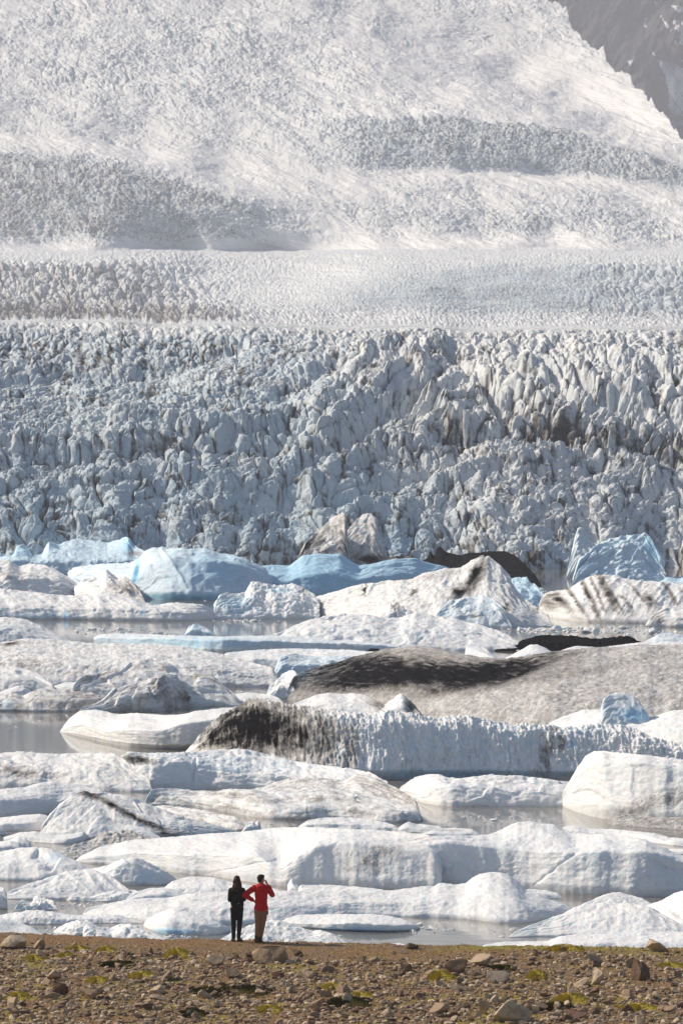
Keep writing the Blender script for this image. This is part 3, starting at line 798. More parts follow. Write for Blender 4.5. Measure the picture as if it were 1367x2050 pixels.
berg('white floe tip in front of the low brown grey one at the left edge',
     [(-50, 1392), (0, 1385), (35, 1373), (50, 1372), (64, 1384)], [(-50, 1400), (64, 1394)], fs=1.2, lump=.6)
berg('dark undercut wedge of grey ice pointing right over the calm water',
     [(160, 1420), (180, 1412), (205, 1402), (228, 1380), (255, 1370), (282, 1364), (310, 1355), (335, 1349), (355, 1348), (362, 1368), (395, 1376), (424, 1391)], [(160, 1428), (230, 1426), (300, 1428), (380, 1418), (424, 1398)],
     fs=.5, ts=.35, facet=1.6, lump=.9, cut=.5, soft=1.5, d0=0.32, dn=.25, dirt=[(370, 1395, 50, 16, 10, .3), (310, 1372, 12, 12, 0, .2)], cracks=[((300, 1375), (310, 1400), 3, 5)])
berg('line of small white rubble on the water left of the ash covered wall',
     [(414, 1408), (425, 1403), (440, 1406), (455, 1402), (480, 1404), (500, 1396)], [(414, 1413), (500, 1413)], fs=.8, lump=2.2, facet=1.5, soft=1)
berg('smooth white floe over still water with a thick grey overhanging front',
     [(121, 1464), (130, 1450), (142, 1436), (160, 1424), (185, 1420), (205, 1422), (235, 1430), (260, 1427), (287, 1429), (330, 1431), (358, 1431), (400, 1422), (460, 1416), (480, 1414)],
     [(121, 1466), (150, 1475), (212, 1486), (240, 1496), (330, 1503), (420, 1505), (480, 1505)], sh=[(216, 1466), (235, 1462), (333, 1460), (352, 1450), (440, 1440), (480, 1438)], fs=.3, ts=.05, cut=.9, lump=.5, big=3, soft=3, rnd=.2, d0=0.10, dn=.04, dirt=[(330, 1480, 120, 16, 0, .12)])
berg('small round white floe right of the calm water, against the long speckled floe',
     [(440, 1392), (500, 1386), (540, 1390), (560, 1398), (566, 1404)], [(440, 1404), (566, 1408)], fs=1.2, lump=.8)
# the big ash striped hill and its neighbours
berg('white slanting shard at the left tip of the ash striped hill',
     [(530, 1396), (540, 1378), (552, 1362), (566, 1350), (580, 1343), (592, 1342), (598, 1358), (600, 1396)], [(530, 1400), (600, 1400)], fs=.8, facet=1.2, lump=.6, rib=(1.2, 12, 40), soft=1, b0=.06)
berg('great rounded hill of ice with sweeping black and brown ash bands, right of the centre',
     [(574, 1398), (578, 1376), (586, 1356), (600, 1346), (640, 1334), (680, 1324), (718, 1312), (769, 1299), (821, 1293), (862, 1295), (897, 1304), (954, 1314), (990, 1318), (1025, 1317), (1060, 1312), (1092, 1306), (1140, 1300), (1179, 1297), (1230, 1294), (1281, 1291), (1367, 1290), (1460, 1300)],
     [(574, 1400), (700, 1412), (850, 1440), (1100, 1462), (1460, 1475)], sh=[(590, 1378), (700, 1368), (850, 1376), (1000, 1388), (1150, 1390), (1300, 1380), (1460, 1380)], fs=2.2, ts=.11, lump=.7, fine=1.0, big=4.5, soft=5, rib=(1.2, 22, 84), rnd=.5,
     d0=0.44, dn=.08, dirt=[(740, 1328, 190, 30, 4, .55), (880, 1352, 200, 24, -4, .48), (680, 1366, 120, 28, -4, .42), (1020, 1334, 140, 16, -14, .46), (1040, 1350, 70, 5, -22, .25), (930, 1374, 110, 9, -12, .3), (1130, 1350, 190, 6, -10, .12)], **ICE)
berg('low coal black ash covered floe lying in the water at the right',
     [(990, 1300), (1005, 1295), (1022, 1293), (1040, 1283), (1062, 1276), (1080, 1271), (1110, 1271), (1150, 1273), (1185, 1278), (1215, 1277), (1245, 1273), (1262, 1274), (1275, 1282), (1290, 1289)], [(990, 1304), (1290, 1304)], fs=1.6, ts=.15, lump=1.6, fine=1.2, facet=.6, soft=1.5, d0=1.7)
berg('small black stone patch of ice between the mound and the ash striped hill',
     [(732, 1304), (742, 1298), (756, 1298), (764, 1304)], [(732, 1306), (764, 1306)], fs=1, d0=1.5, soft=1)
berg('rounded white lump left of the coal black floe',
     [(930, 1310), (932, 1293), (944, 1289), (958, 1291), (975, 1300), (990, 1316)], [(930, 1318), (990, 1322)], fs=.7, lump=.8, soft=1.5, b0=.15)
berg('white cone of ice in front of the coal black floe',
     [(1000, 1322), (1020, 1313), (1040, 1302), (1062, 1290), (1075, 1290), (1090, 1297), (1110, 1310)], [(1000, 1326), (1110, 1326)], fs=1.3, lump=.3, b0=.12, soft=2)
berg('thin white ledge along the back of the ash striped hill at the right',
     [(1110, 1306), (1135, 1298), (1155, 1293), (1178, 1294), (1200, 1297), (1240, 1290), (1285, 1286), (1340, 1284), (1440, 1288)], [(1110, 1318), (1440, 1318)], fs=.8, lump=.6, b0=.1, soft=2)
berg('pale blue white dome at the right edge beside the coal black floe',
     [(1280, 1290), (1300, 1278), (1320, 1269), (1340, 1267), (1362, 1270), (1440, 1282)], [(1280, 1300), (1440, 1300)], fs=1.2, lump=.8, b0=.25)
berg('white rounded top peeping behind the middle of the dark streaked wall',
     [(585, 1410), (605, 1402), (630, 1392), (655, 1387), (690, 1389), (708, 1387), (730, 1391), (744, 1398), (764, 1406), (772, 1425)], [(585, 1432), (772, 1440)], fs=1.2, lump=1.5, soft=2, d0=0.13, dirt=[(755, 1408, 16, 12, 30, .7)])
berg('small white peak with a dirt brown right side, behind the streaked wall',
     [(742, 1430), (765, 1414), (785, 1400), (803, 1387), (810, 1392), (822, 1410), (840, 1428)], [(742, 1440), (840, 1442)], fs=.9, lump=.7, facet=.8, soft=1, dirt=[(822, 1418, 10, 18, -30, .9)])
berg('translucent blue boulder of ice perched on the white hump at the right',
     [(1202, 1422), (1206, 1402), (1218, 1391), (1235, 1386), (1252, 1388), (1268, 1394), (1285, 1412), (1297, 1432), (1300, 1444)], [(1202, 1488), (1300, 1488)], fs=.8, ts=.6, lump=.3, facet=.5, soft=2.5, b0=.22, blue=[(1272, 1432, 32, 12, 0, .6)], **ICE)
berg('broad white hump behind the right end of the streaked wall',
     [(1088, 1458), (1105, 1444), (1125, 1435), (1170, 1420), (1200, 1420), (1240, 1432), (1290, 1438), (1320, 1430), (1345, 1422), (1440, 1418)], [(1088, 1476), (1440, 1505)], sh=[(1110, 1458), (1200, 1448), (1440, 1462)], fs=1.3, ts=.12, lump=1.1, soft=3, b0=.05)
berg('long high ice wall with a black ash covered left end',
     [(372, 1504), (385, 1490), (410, 1462), (430, 1442), (445, 1430), (471, 1415), (490, 1404), (505, 1399), (527, 1398), (563, 1408), (599, 1411), (645, 1419), (690, 1424), (744, 1429), (769, 1421), (790, 1424), (821, 1427), (845, 1432), (872, 1438), (897, 1434), (938, 1431), (960, 1438), (984, 1442), (1005, 1446), (1025, 1452), (1046, 1447), (1092, 1450), (1128, 1456), (1179, 1450), (1246, 1450), (1280, 1462), (1307, 1475), (1367, 1492), (1460, 1500)],
     [(372, 1510), (500, 1545), (640, 1560), (770, 1564), (900, 1561), (1130, 1560), (1460, 1568)], sh=[(440, 1446), (510, 1416), (640, 1432), (744, 1444), (900, 1450), (1030, 1464), (1200, 1462), (1300, 1486), (1460, 1508)], fs=.62, ts=.3, flute=1.3, lump=1.3, fine=1.0, facet=.35, big=3, soft=3, rnd=.25, cut=.28, step=1.5, streak=.35, b0=.02,
     dirt=[(495, 1455, 70, 64, 0, 1.35), (600, 1470, 60, 64, 0, .8), (420, 1480, 30, 30, 0, .5), (700, 1500, 26, 60, 4, .55), (655, 1490, 18, 70, 5, .4), (1092, 1510, 16, 46, 8, .6), (1125, 1490, 8, 26, 0, .75), (1108, 1458, 10, 5, 0, .7), (820, 1530, 60, 20, 0, .2), (940, 1520, 60, 30, 0, .15)],
     blue=[(900, 1550, 280, 10, 0, .5), (1145, 1490, 6, 8, 0, .7), (850, 1490, 260, 30, 0, .12)], **ICE)
# lower middle
berg('lumpy dirty white floe at the left edge with a grey brown patch',
     [(-80, 1512), (0, 1508), (40, 1504), (110, 1509), (180, 1507), (230, 1508), (250, 1520), (268, 1536), (300, 1560), (305, 1580)], [(-80, 1576), (0, 1576), (100, 1579), (220, 1585), (305, 1586)],
     sh=[(-80, 1540), (120, 1540), (230, 1548), (280, 1566)], fs=1.4, ts=.13, lump=2.0, facet=.6, soft=3, dirt=[(40, 1545, 70, 14, 8, .36), (200, 1530, 60, 14, 20, .12)], d0=0.13, dn=.12)
berg('lumpy blue white floe with round hollows, in front of the streaked wall',
     [(232, 1540), (240, 1514), (256, 1505), (307, 1507), (358, 1506), (410, 1503), (461, 1499), (492, 1499), (538, 1511), (589, 1523), (640, 1531), (700, 1538), (740, 1545), (775, 1565)],
     [(232, 1578), (290, 1586), (370, 1580), (540, 1582), (775, 1600)], sh=[(290, 1530), (360, 1524), (420, 1530), (520, 1546), (760, 1570)], fs=.8, ts=.11, lump=2.3, facet=.9, big=3, soft=3, b0=.08, blue=[(480, 1530, 160, 20, 0, .14)], dirt=[(277, 1521, 36, 9, 6, 1.1)], cracks=[((392, 1520), (385, 1578), 4, 6), ((268, 1525), (300, 1518), 6, 5)])  # dirt entry is the hollow's shade, painted dark
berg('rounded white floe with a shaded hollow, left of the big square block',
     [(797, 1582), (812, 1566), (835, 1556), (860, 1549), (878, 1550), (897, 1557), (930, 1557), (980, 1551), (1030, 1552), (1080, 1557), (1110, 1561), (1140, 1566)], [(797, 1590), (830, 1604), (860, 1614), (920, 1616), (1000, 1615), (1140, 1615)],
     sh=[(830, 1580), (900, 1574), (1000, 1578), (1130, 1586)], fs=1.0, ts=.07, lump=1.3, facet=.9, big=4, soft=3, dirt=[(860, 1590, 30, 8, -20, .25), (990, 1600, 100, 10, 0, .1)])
berg('big square cornered white block at the right edge, grey speckled low down',
     [(1122, 1606), (1126, 1590), (1140, 1562), (1158, 1532), (1172, 1512), (1190, 1503), (1215, 1504), (1260, 1508), (1320, 1515), (1460, 1530)],
     [(1122, 1614), (1140, 1624), (1180, 1638), (1222, 1645), (1300, 1652), (1460, 1660)], sh=[(1150, 1560), (1180, 1530), (1210, 1518), (1300, 1524), (1460, 1540)], fs=.5, ts=.1, lump=.8, facet=.8, big=3, soft=2.5, rnd=.22, cut=.25, b0=.04,
     dirt=[(1340, 1600, 100, 24, -8, .42), (1260, 1625, 50, 12, -20, .3)], cracks=[((1205, 1508), (1235, 1640), 10, -7)], **ICE)
berg('flat skirt of grey brown gravelly ice at the foot of the square block',
     [(1215, 1648), (1232, 1636), (1255, 1630), (1300, 1627), (1460, 1622)], [(1215, 1650), (1280, 1657), (1460, 1668)], fs=3, ts=.04, lump=.7, fine=1.2, d0=0.52, dn=.15)
berg('white floe at the left edge with a smooth grey front, second above the twin lumps',
     [(-80, 1582), (0, 1580), (50, 1576), (85, 1566), (110, 1563), (160, 1572), (200, 1580), (225, 1596)], [(-80, 1638), (0, 1638), (80, 1633), (125, 1620), (225, 1616)], sh=[(-80, 1602), (60, 1602), (120, 1606), (200, 1596)], fs=.7, ts=.06, lump=1.0, big=3, soft=3, dn=.08, b0=.03)
berg('low smooth white floe at the left edge, just above the twin lumps',
     [(-80, 1644), (0, 1637), (50, 1631), (80, 1629), (98, 1633), (104, 1646)], [(-80, 1664), (80, 1665), (104, 1658)], fs=.6, ts=.05, lump=.3, soft=3)
berg('pointed dirt streaked floe with a long ridge running down to the right',
     [(80, 1668), (88, 1650), (102, 1630), (120, 1610), (140, 1596), (155, 1586), (170, 1583), (185, 1588), (205, 1586), (235, 1590), (256, 1593), (287, 1605), (328, 1622), (379, 1638), (435, 1652), (473, 1662)],
     [(80, 1672), (130, 1676), (300, 1678), (400, 1676), (473, 1664)], sh=[(110, 1640), (170, 1612), (240, 1630), (340, 1650), (440, 1662)], fs=1.6, ts=.2, lump=.7, fine=.9, facet=.9, soft=2, d0=0.16, dn=.16, rib=(1.6, 70, 62),
     dirt=[(172, 1590, 26, 7, 10, .6), (225, 1612, 60, 6, 28, .7), (300, 1650, 60, 7, 24, .5), (340, 1668, 30, 6, 0, .4)])
berg('smooth white wedge lying at the foot of the dirt streaked floe',
     [(170, 1676), (182, 1652), (195, 1636), (206, 1632), (230, 1640), (260, 1648), (292, 1658), (322, 1676)], [(170, 1679), (322, 1680)], fs=1.1, ts=.2, lump=.3, soft=2.5)
berg('grey dusted roll of ice behind the long speckled tongue, right of the centre',
     [(500, 1580), (530, 1574), (550, 1566), (580, 1558), (630, 1556), (690, 1562), (713, 1550), (735, 1552), (759, 1560), (795, 1577), (831, 1600), (849, 1615), (851, 1630), (846, 1640)],
     [(500, 1602), (700, 1620), (846, 1642)], fs=1.3, ts=.08, lump=1.0, big=3, soft=3, fine=1.0, d0=0.34, dn=.18, dirt=[(780, 1585, 60, 14, 20, .15)])
berg('long speckled tongue of ice with a smooth rounded left end and undercut front',
     [(290, 1610), (296, 1592), (305, 1581), (320, 1578), (370, 1580), (430, 1584), (460, 1579), (500, 1580), (540, 1584), (600, 1580), (667, 1577), (710, 1584), (760, 1595), (800, 1606), (822, 1616), (838, 1626), (843, 1640)],
     [(290, 1613), (380, 1616), (450, 1622), (510, 1640), (560, 1640), (600, 1645), (660, 1640), (740, 1646), (800, 1650), (843, 1646)], sh=[(310, 1596), (420, 1600), (500, 1606), (600, 1618), (700, 1616), (800, 1628)], fs=.9, ts=.07, lump=1.0, facet=.8, big=4, soft=3, cut=.35, d0=0.24, dn=.22,
     dirt=[(470, 1592, 60, 8, 10, .2), (640, 1600, 80, 8, 0, .15), (420, 1612, 100, 4, 8, .25)])
berg('thin grey tongue in front of the speckled one, ending in a broken snout',
     [(288, 1616), (330, 1612), (390, 1618), (440, 1630), (470, 1634), (484, 1644), (494, 1656)], [(288, 1630), (400, 1650), (460, 1664), (494, 1664)], fs=.8, lump=.6, facet=.7, soft=2, d0=0.30, dn=.2, cut=.3)
berg('small jagged white splinter at the end of the thin grey tongue',
     [(484, 1664), (495, 1648), (505, 1643), (518, 1640), (512, 1650), (524, 1662)], [(484, 1667), (524, 1665)], fs=.6, facet=1.6, lump=.8, soft=.6, fine=1.2)
berg('low white roll in front of the speckled tongue snout',
     [(598, 1654), (615, 1642), (640, 1638), (670, 1636), (700, 1636), (740, 1640), (770, 1646), (790, 1652), (800, 1660)], [(598, 1662), (800, 1666)], fs=.9, lump=1.1, soft=2)
berg('small pair of rounded white and grey lumps right of the low roll',
     [(795, 1660), (806, 1650), (818, 1645), (832, 1650), (850, 1650), (880, 1654), (890, 1660)], [(795, 1666), (890, 1668)], fs=.9, lump=1, soft=1.2, dirt=[(860, 1658, 26, 6, 0, .35)])
berg('thin grey edged floe on the still water right of the centre',
     [(838, 1670), (870, 1660), (910, 1657), (945, 1660), (962, 1671)], [(838, 1676), (962, 1676)], fs=1.0, lump=.8, soft=1.5, dirt=[(900, 1662, 50, 4, 0, .4)])
berg('flat thin white floe near the left edge, behind the brown gravelly ice',
     [(8, 1676), (40, 1666), (70, 1664), (110, 1672), (150, 1668), (168, 1664), (176, 1674)], [(8, 1684), (60, 1686), (120, 1690), (150, 1690), (176, 1680)], fs=1.0, ts=.04, lump=.6, soft=2)
berg('brown gravelly crumbly ice left of the huge white floe',
     [(102, 1712), (125, 1700), (150, 1690), (180, 1684), (210, 1664), (240, 1662), (262, 1662), (290, 1673), (310, 1684)], [(102, 1716), (140, 1720), (310, 1722)], fs=2.2, ts=.15, lump=1.8, fine=2.2, soft=2, d0=0.46, dn=.1)
berg('rear lump of the rounded twin lumps at the left edge',
     [(-40, 1690), (20, 1682), (38, 1674), (50, 1676), (62, 1686), (66, 1698)], [(-40, 1702), (66, 1701)], fs=.7, lump=.4, soft=2)
berg('front lump of the rounded twin lumps at the left edge',
     [(-60, 1692), (0, 1687), (22, 1682), (38, 1688), (45, 1698)], [(-60, 1706), (45, 1705)], fs=.7, lump=.5, soft=2, dn=.1)
berg('grey speckled round stub of ice at the left edge',
     [(-40, 1652), (0, 1650), (12, 1660), (15, 1668)], [(-40, 1674), (15, 1673)], fs=.6, lump=1.0, soft=1, d0=0.30)
# the huge floe, in two slabs
berg('huge smooth white floe sweeping across the middle, its front dirt stained near a notch',
     [(150, 1724), (165, 1712), (195, 1698), (256, 1682), (353, 1675), (420, 1668), (476, 1666), (540, 1658), (610, 1655), (667, 1658), (744, 1661), (795, 1664), (860, 1672), (880, 1690), (884, 1720)],
     [(150, 1726), (290, 1738), (348, 1748), (405, 1751), (461, 1759), (543, 1774), (579, 1776), (667, 1777), (785, 1782), (884, 1784)], sh=[(560, 1742), (589, 1721), (640, 1692), (670, 1684), (700, 1683), (780, 1694), (860, 1706)], fs=.55, ts=.05, lump=.45, big=3, soft=4, rnd=.25, cut=.06,
     dirt=[(745, 1720, 48, 30, 0, .36), (785, 1700, 26, 14, 0, .3), (700, 1740, 60, 20, 0, .15)], cracks=[((405, 1751), (575, 1715), 2, 2.5), ((640, 1690), (560, 1772), 8, -3)])
berg('huge thick white slab at the right with a tall blue grey shaded front',
     [(798, 1712), (806, 1698), (815, 1682), (850, 1674), (923, 1673), (974, 1672), (995, 1664), (1012, 1656), (1035, 1646), (1060, 1643), (1082, 1648), (1107, 1650), (1143, 1668), (1205, 1670), (1256, 1675), (1292, 1681), (1333, 1700), (1367, 1712), (1460, 1722)],
     [(798, 1778), (850, 1780), (1025, 1780), (1128, 1790), (1281, 1797), (1460, 1795)], sh=[(802, 1716), (815, 1698), (836, 1690), (897, 1688), (964, 1694), (1025, 1700), (1100, 1706), (1153, 1706), (1230, 1703), (1281, 1706), (1367, 1716), (1460, 1724)], fs=.42, ts=.05, lump=.7, big=3, soft=3, rnd=.2, cut=.1, facet=.35, b0=.05,
     dirt=[(1000, 1738, 8, 4, 0, .3), (1330, 1735, 14, 6, 30, .3)], cracks=[((1070, 1770), (1150, 1706), 2.5, 3.5), ((1300, 1720), (1360, 1745), 2.5, 3)])
berg('thin white floe beyond the thick slab at the right edge',
     [(1118, 1664), (1128, 1655), (1150, 1652), (1185, 1659), (1225, 1660), (1262, 1663), (1310, 1668), (1340, 1676), (1440, 1686)], [(1118, 1672), (1260, 1678), (1330, 1694), (1440, 1697)], fs=.8, ts=.06, lump=1.2, soft=2)
berg('sliver of white ice at the right edge between the thin floe and thick slab',
     [(1325, 1704), (1345, 1699), (1380, 1699), (1440, 1704)], [(1325, 1708), (1440, 1716)], fs=.6, lump=.4)
# front water, left
berg('white floe with a blue shaded hollow at the left edge, behind the blue faced peak',
     [(-80, 1712), (0, 1705), (45, 1697), (85, 1696), (105, 1699), (125, 1710), (150, 1722), (170, 1732), (190, 1742)], [(-80, 1762), (0, 1762), (70, 1765), (190, 1762)], sh=[(-80, 1736), (80, 1732), (120, 1728), (180, 1744)], fs=1.7, ts=.12, lump=.5, big=3.5, soft=4, b0=.03, blue=[(110, 1716, 34, 14, 0, .25)], cracks=[((72, 1706), (110, 1732), 13, 9)])  # blue entry paints the shade of the hollow into the ice
berg('white peak with a smooth blue grey shaded face, left of the two people',
     [(168, 1744), (190, 1737), (215, 1733), (235, 1724), (252, 1718), (275, 1717), (298, 1726), (320, 1738), (345, 1752), (356, 1762)], [(168, 1768), (250, 1774), (320, 1773), (356, 1765)], sh=[(200, 1750), (232, 1738), (262, 1722), (300, 1740), (340, 1758)], fs=.65, ts=.25, lump=.35, facet=.5, big=3.5, soft=3, b0=.08, blue=[(290, 1756, 40, 16, 0, .2)], cracks=[((250, 1722), (222, 1764), 9, -6)])  # blue entry adds painted shade to the face turned from the sun
berg('ridged white floe with slanting folds near the left edge',
     [(8, 1794), (25, 1782), (60, 1768), (100, 1756), (130, 1746), (155, 1741), (185, 1740), (200, 1746), (220, 1753), (240, 1766), (258, 1780), (262, 1790)], [(8, 1800), (60, 1802), (130, 1802), (262, 1803)], sh=[(40, 1788), (110, 1778), (180, 1768), (240, 1786)], fs=1.7, ts=.25, lump=.9, soft=2.5, rib=(2.6, 26, 52), facet=.3)
berg('low rolled white floe in front of the ridged one',
     [(134, 1803), (142, 1792), (158, 1786), (180, 1791), (194, 1788), (215, 1784), (245, 1782), (270, 1781), (282, 1786), (286, 1796)], [(134, 1803), (220, 1806), (286, 1804)], fs=.8, lump=.9, facet=.8, soft=1.5)
berg('small smooth white roll left of the woman, behind the big low floe',
     [(250, 1806), (256, 1796), (270, 1786), (300, 1778), (330, 1776), (355, 1782), (376, 1792)], [(250, 1810), (376, 1806)], fs=.9, lump=.7, soft=2)
berg('white floe showing behind the shoulders of the two people',
     [(322, 1782), (345, 1764), (380, 1755), (430, 1756), (455, 1764), (500, 1772), (556, 1780), (570, 1790)], [(322, 1796), (570, 1804)], fs=1.2, ts=.06, lump=1.0, soft=2.5)
berg('tiny upright white horn of ice standing in the water right of the man',
     [(576, 1784), (578, 1770), (584, 1758), (590, 1766), (596, 1772), (602, 1784)], [(576, 1788), (602, 1790)], fs=.4, facet=.8, lump=.6, soft=.8)
berg('low white strip behind the big low floe, right of the little horn',
     [(596, 1786), (600, 1772), (650, 1771), (708, 1774), (760, 1780), (800, 1790)], [(596, 1792), (800, 1800)], fs=.6, ts=.04, lump=.8, soft=2)
berg('crumbly white ice lump cut by the left edge of the water',
     [(-50, 1772), (0, 1775), (8, 1778), (16, 1790), (27, 1800), (22, 1812), (16, 1818)], [(-50, 1822), (16, 1820)], fs=.5, lump=1.8, facet=1.2, soft=1.5, b0=.08)
berg('little heap of crumbled ice blocks near the left edge',
     [(28, 1822), (36, 1806), (50, 1802), (62, 1806), (70, 1796), (84, 1792), (96, 1800), (108, 1806), (115, 1816)], [(28, 1824), (115, 1822)], fs=1.1, lump=3.4, facet=2.4, fine=2.0, soft=.8)
berg('big low white floe with a domed top right of the man, across the front water',
     [(166, 1830), (172, 1820), (185, 1815), (230, 1806), (270, 1799), (333, 1797), (380, 1789), (450, 1785), (550, 1783), (667, 1782), (740, 1782), (780, 1782), (821, 1778), (845, 1774), (867, 1774), (878, 1768), (892, 1768), (913, 1771), (932, 1768), (946, 1757), (959, 1750), (979, 1745), (1005, 1747), (1022, 1755), (1036, 1766), (1051, 1780), (1077, 1788), (1100, 1800), (1125, 1808), (1146, 1820)],
     [(166, 1832), (230, 1840), (330, 1850), (560, 1852), (700, 1836), (836, 1836), (933, 1839), (995, 1850), (1066, 1851), (1112, 1836), (1146, 1826)], fs=2.0, ts=.05, lump=.8, big=2.5, facet=.5, soft=3, d0=0.12, dn=.06)
berg('thin pointed spit of ice on the water below the thick slab',
     [(1035, 1786), (1060, 1779), (1090, 1782), (1115, 1788), (1124, 1795)], [(1035, 1800), (1124, 1799)], fs=1.2, lump=.6, soft=1.5)
berg('white ridge beyond the front right floe, left of the dirt marked one',
     [(1144, 1828), (1155, 1816), (1175, 1806), (1200, 1794), (1222, 1787), (1240, 1786), (1262, 1792), (1285, 1798), (1310, 1812), (1318, 1826)], [(1144, 1834), (1318, 1834)], fs=1.6, ts=.2, lump=.7, facet=.5, soft=2.5)
berg('white floe with a dirt brown mark at the right edge near the shore',
     [(1290, 1814), (1312, 1806), (1333, 1798), (1350, 1787), (1380, 1780), (1450, 1786)], [(1290, 1840), (1330, 1862), (1450, 1868)], fs=1.5, ts=.15, lump=1.2, soft=2, dirt=[(1345, 1828, 34, 6, 35, .4)])
berg('rounded white floe near the shore at the right with a dimpled slope',
     [(1018, 1874), (1035, 1863), (1060, 1852), (1080, 1845), (1105, 1836), (1128, 1828), (1150, 1816), (1175, 1810), (1205, 1807), (1260, 1808), (1300, 1815), (1320, 1826), (1345, 1840), (1372, 1856)], [(1018, 1877), (1120, 1875), (1300, 1884), (1372, 1884)], fs=2.2, ts=.2, lump=1.3, big=2.5, soft=3)
berg('long low grey white roll at the left, nearest but one to the shore',
     [(-60, 1838), (0, 1832), (30, 1827), (60, 1822), (85, 1822), (110, 1826), (140, 1831), (170, 1832), (200, 1830), (235, 1830), (258, 1838), (286, 1846)], [(-60, 1846), (40, 1850), (70, 1853), (130, 1850), (200, 1848), (286, 1849)], fs=1.1, ts=.06, lump=.7, fine=1.2, soft=2.5, dirt=[(70, 1836, 60, 10, 0, .2)])
berg('white floe with a translucent teal foot, left of the woman',
     [(288, 1850), (296, 1838), (315, 1830), (335, 1821), (350, 1819), (366, 1823), (380, 1827), (405, 1836), (440, 1846), (462, 1858)], [(288, 1855), (310, 1868), (370, 1872), (440, 1873), (462, 1864)], sh=[(300, 1850), (345, 1842), (400, 1850), (450, 1860)], fs=.7, ts=.15, lump=.8, soft=2.5, cut=.3, blue=[(345, 1865, 48, 8, 0, .75)])
berg('smooth white tongue over teal water, right of the man',
     [(556, 1848), (575, 1838), (600, 1831), (667, 1830), (744, 1830), (780, 1833), (810, 1841), (832, 1850), (841, 1857)], [(556, 1852), (620, 1860), (700, 1866), (760, 1868), (830, 1865), (841, 1860)], sh=[(580, 1848), (700, 1848), (820, 1852)], fs=.3, ts=.04, cut=1.0, lump=.4, soft=3, rnd=.2, blue=[(690, 1862, 90, 7, 0, .6)])
berg('white floe cut by the bank at the left corner of the water',
     [(-60, 1846), (0, 1838), (40, 1846), (62, 1855), (84, 1868)], [(-60, 1872), (84, 1871)], fs=2, ts=.2, lump=.5, soft=2.5)
berg('small white wedge near the bank, left of the lumpy bank side floe',
     [(108, 1864), (122, 1854), (140, 1846), (160, 1840), (180, 1844), (196, 1856)], [(108, 1868), (150, 1874), (196, 1872)], fs=.9, lump=.5, facet=.8, soft=2)
berg('lumpy white floe beside the bank at the left',
     [(166, 1866), (168, 1854), (180, 1850), (200, 1856), (220, 1858), (240, 1850), (262, 1849), (284, 1857), (305, 1868), (330, 1880)], [(166, 1878), (330, 1884)], fs=.9, lump=1.6, facet=.9, soft=2)
berg('white floe right behind the feet of the two people',
     [(434, 1886), (448, 1876), (470, 1866), (500, 1852), (530, 1843), (552, 1842), (570, 1845), (600, 1855), (625, 1864), (640, 1861), (665, 1868), (690, 1884), (702, 1892)], [(434, 1896), (702, 1902)], fs=1.5, ts=.25, lump=1.4, big=2.5, soft=2, fine=1.2, dirt=[(560, 1845, 20, 4, 0, .2)])
berg('scrap of white ice just above the bank, right of the people',
     [(768, 1896), (778, 1889), (800, 1888), (815, 1892), (828, 1900)], [(768, 1904), (828, 1906)], fs=1, lump=.8, soft=1)
berg('long white floe hugging the bank at the right corner',
     [(950, 1898), (975, 1890), (1010, 1885), (1060, 1884), (1095, 1884), (1120, 1874), (1150, 1871), (1200, 1869), (1300, 1867), (1450, 1864)], [(950, 1902), (1100, 1912), (1450, 1916)], fs=1.3, ts=.06, lump=.6, soft=3)
# pieces standing at the glacier front
berg('tall grey ice slab leaning to the right at the glacier foot, left one of the pair',
     [(596, 1118), (612, 1088), (632, 1066), (652, 1048), (672, 1032), (690, 1025), (703, 1027), (706, 1040), (704, 1080), (700, 1125)], [(596, 1150), (700, 1150)], fs=.8, ts=.5, lump=.5, facet=.6, soft=1.5, rib=(3.2, 22, 38), b0=.1, d0=.42, dn=.3, streak=.3, dirt=[(614, 1098, 8, 30, 38, .5)], name='ice_slab', cat='ice slab')
berg('tall pale grey ice slab leaning to the right at the glacier foot, right one of the pair',
     [(664, 1125), (676, 1092), (694, 1064), (712, 1042), (728, 1030), (742, 1027), (752, 1038), (756, 1062), (764, 1080), (772, 1105), (776, 1125)], [(664, 1147), (776, 1147)], fs=.9, ts=.5, lump=.5, facet=.9, soft=1.5, rib=(3.0, 26, 34), b0=.1, d0=.34, dn=.15, dirt=[(736, 1120, 30, 9, 0, .9)], name='ice_slab', cat='ice slab')
berg('slim pale fin of ice standing left of the light blue block at the right',
     [(1134, 1150), (1142, 1115), (1150, 1078), (1157, 1056), (1164, 1056), (1176, 1072), (1188, 1090), (1198, 1120), (1204, 1150)], [(1134, 1158), (1204, 1158)], fs=.5, ts=.5, lump=.5, facet=.9, soft=1.2, b0=.22, d0=.05, dn=.1, name='ice_pinnacle', cat='ice pinnacle')

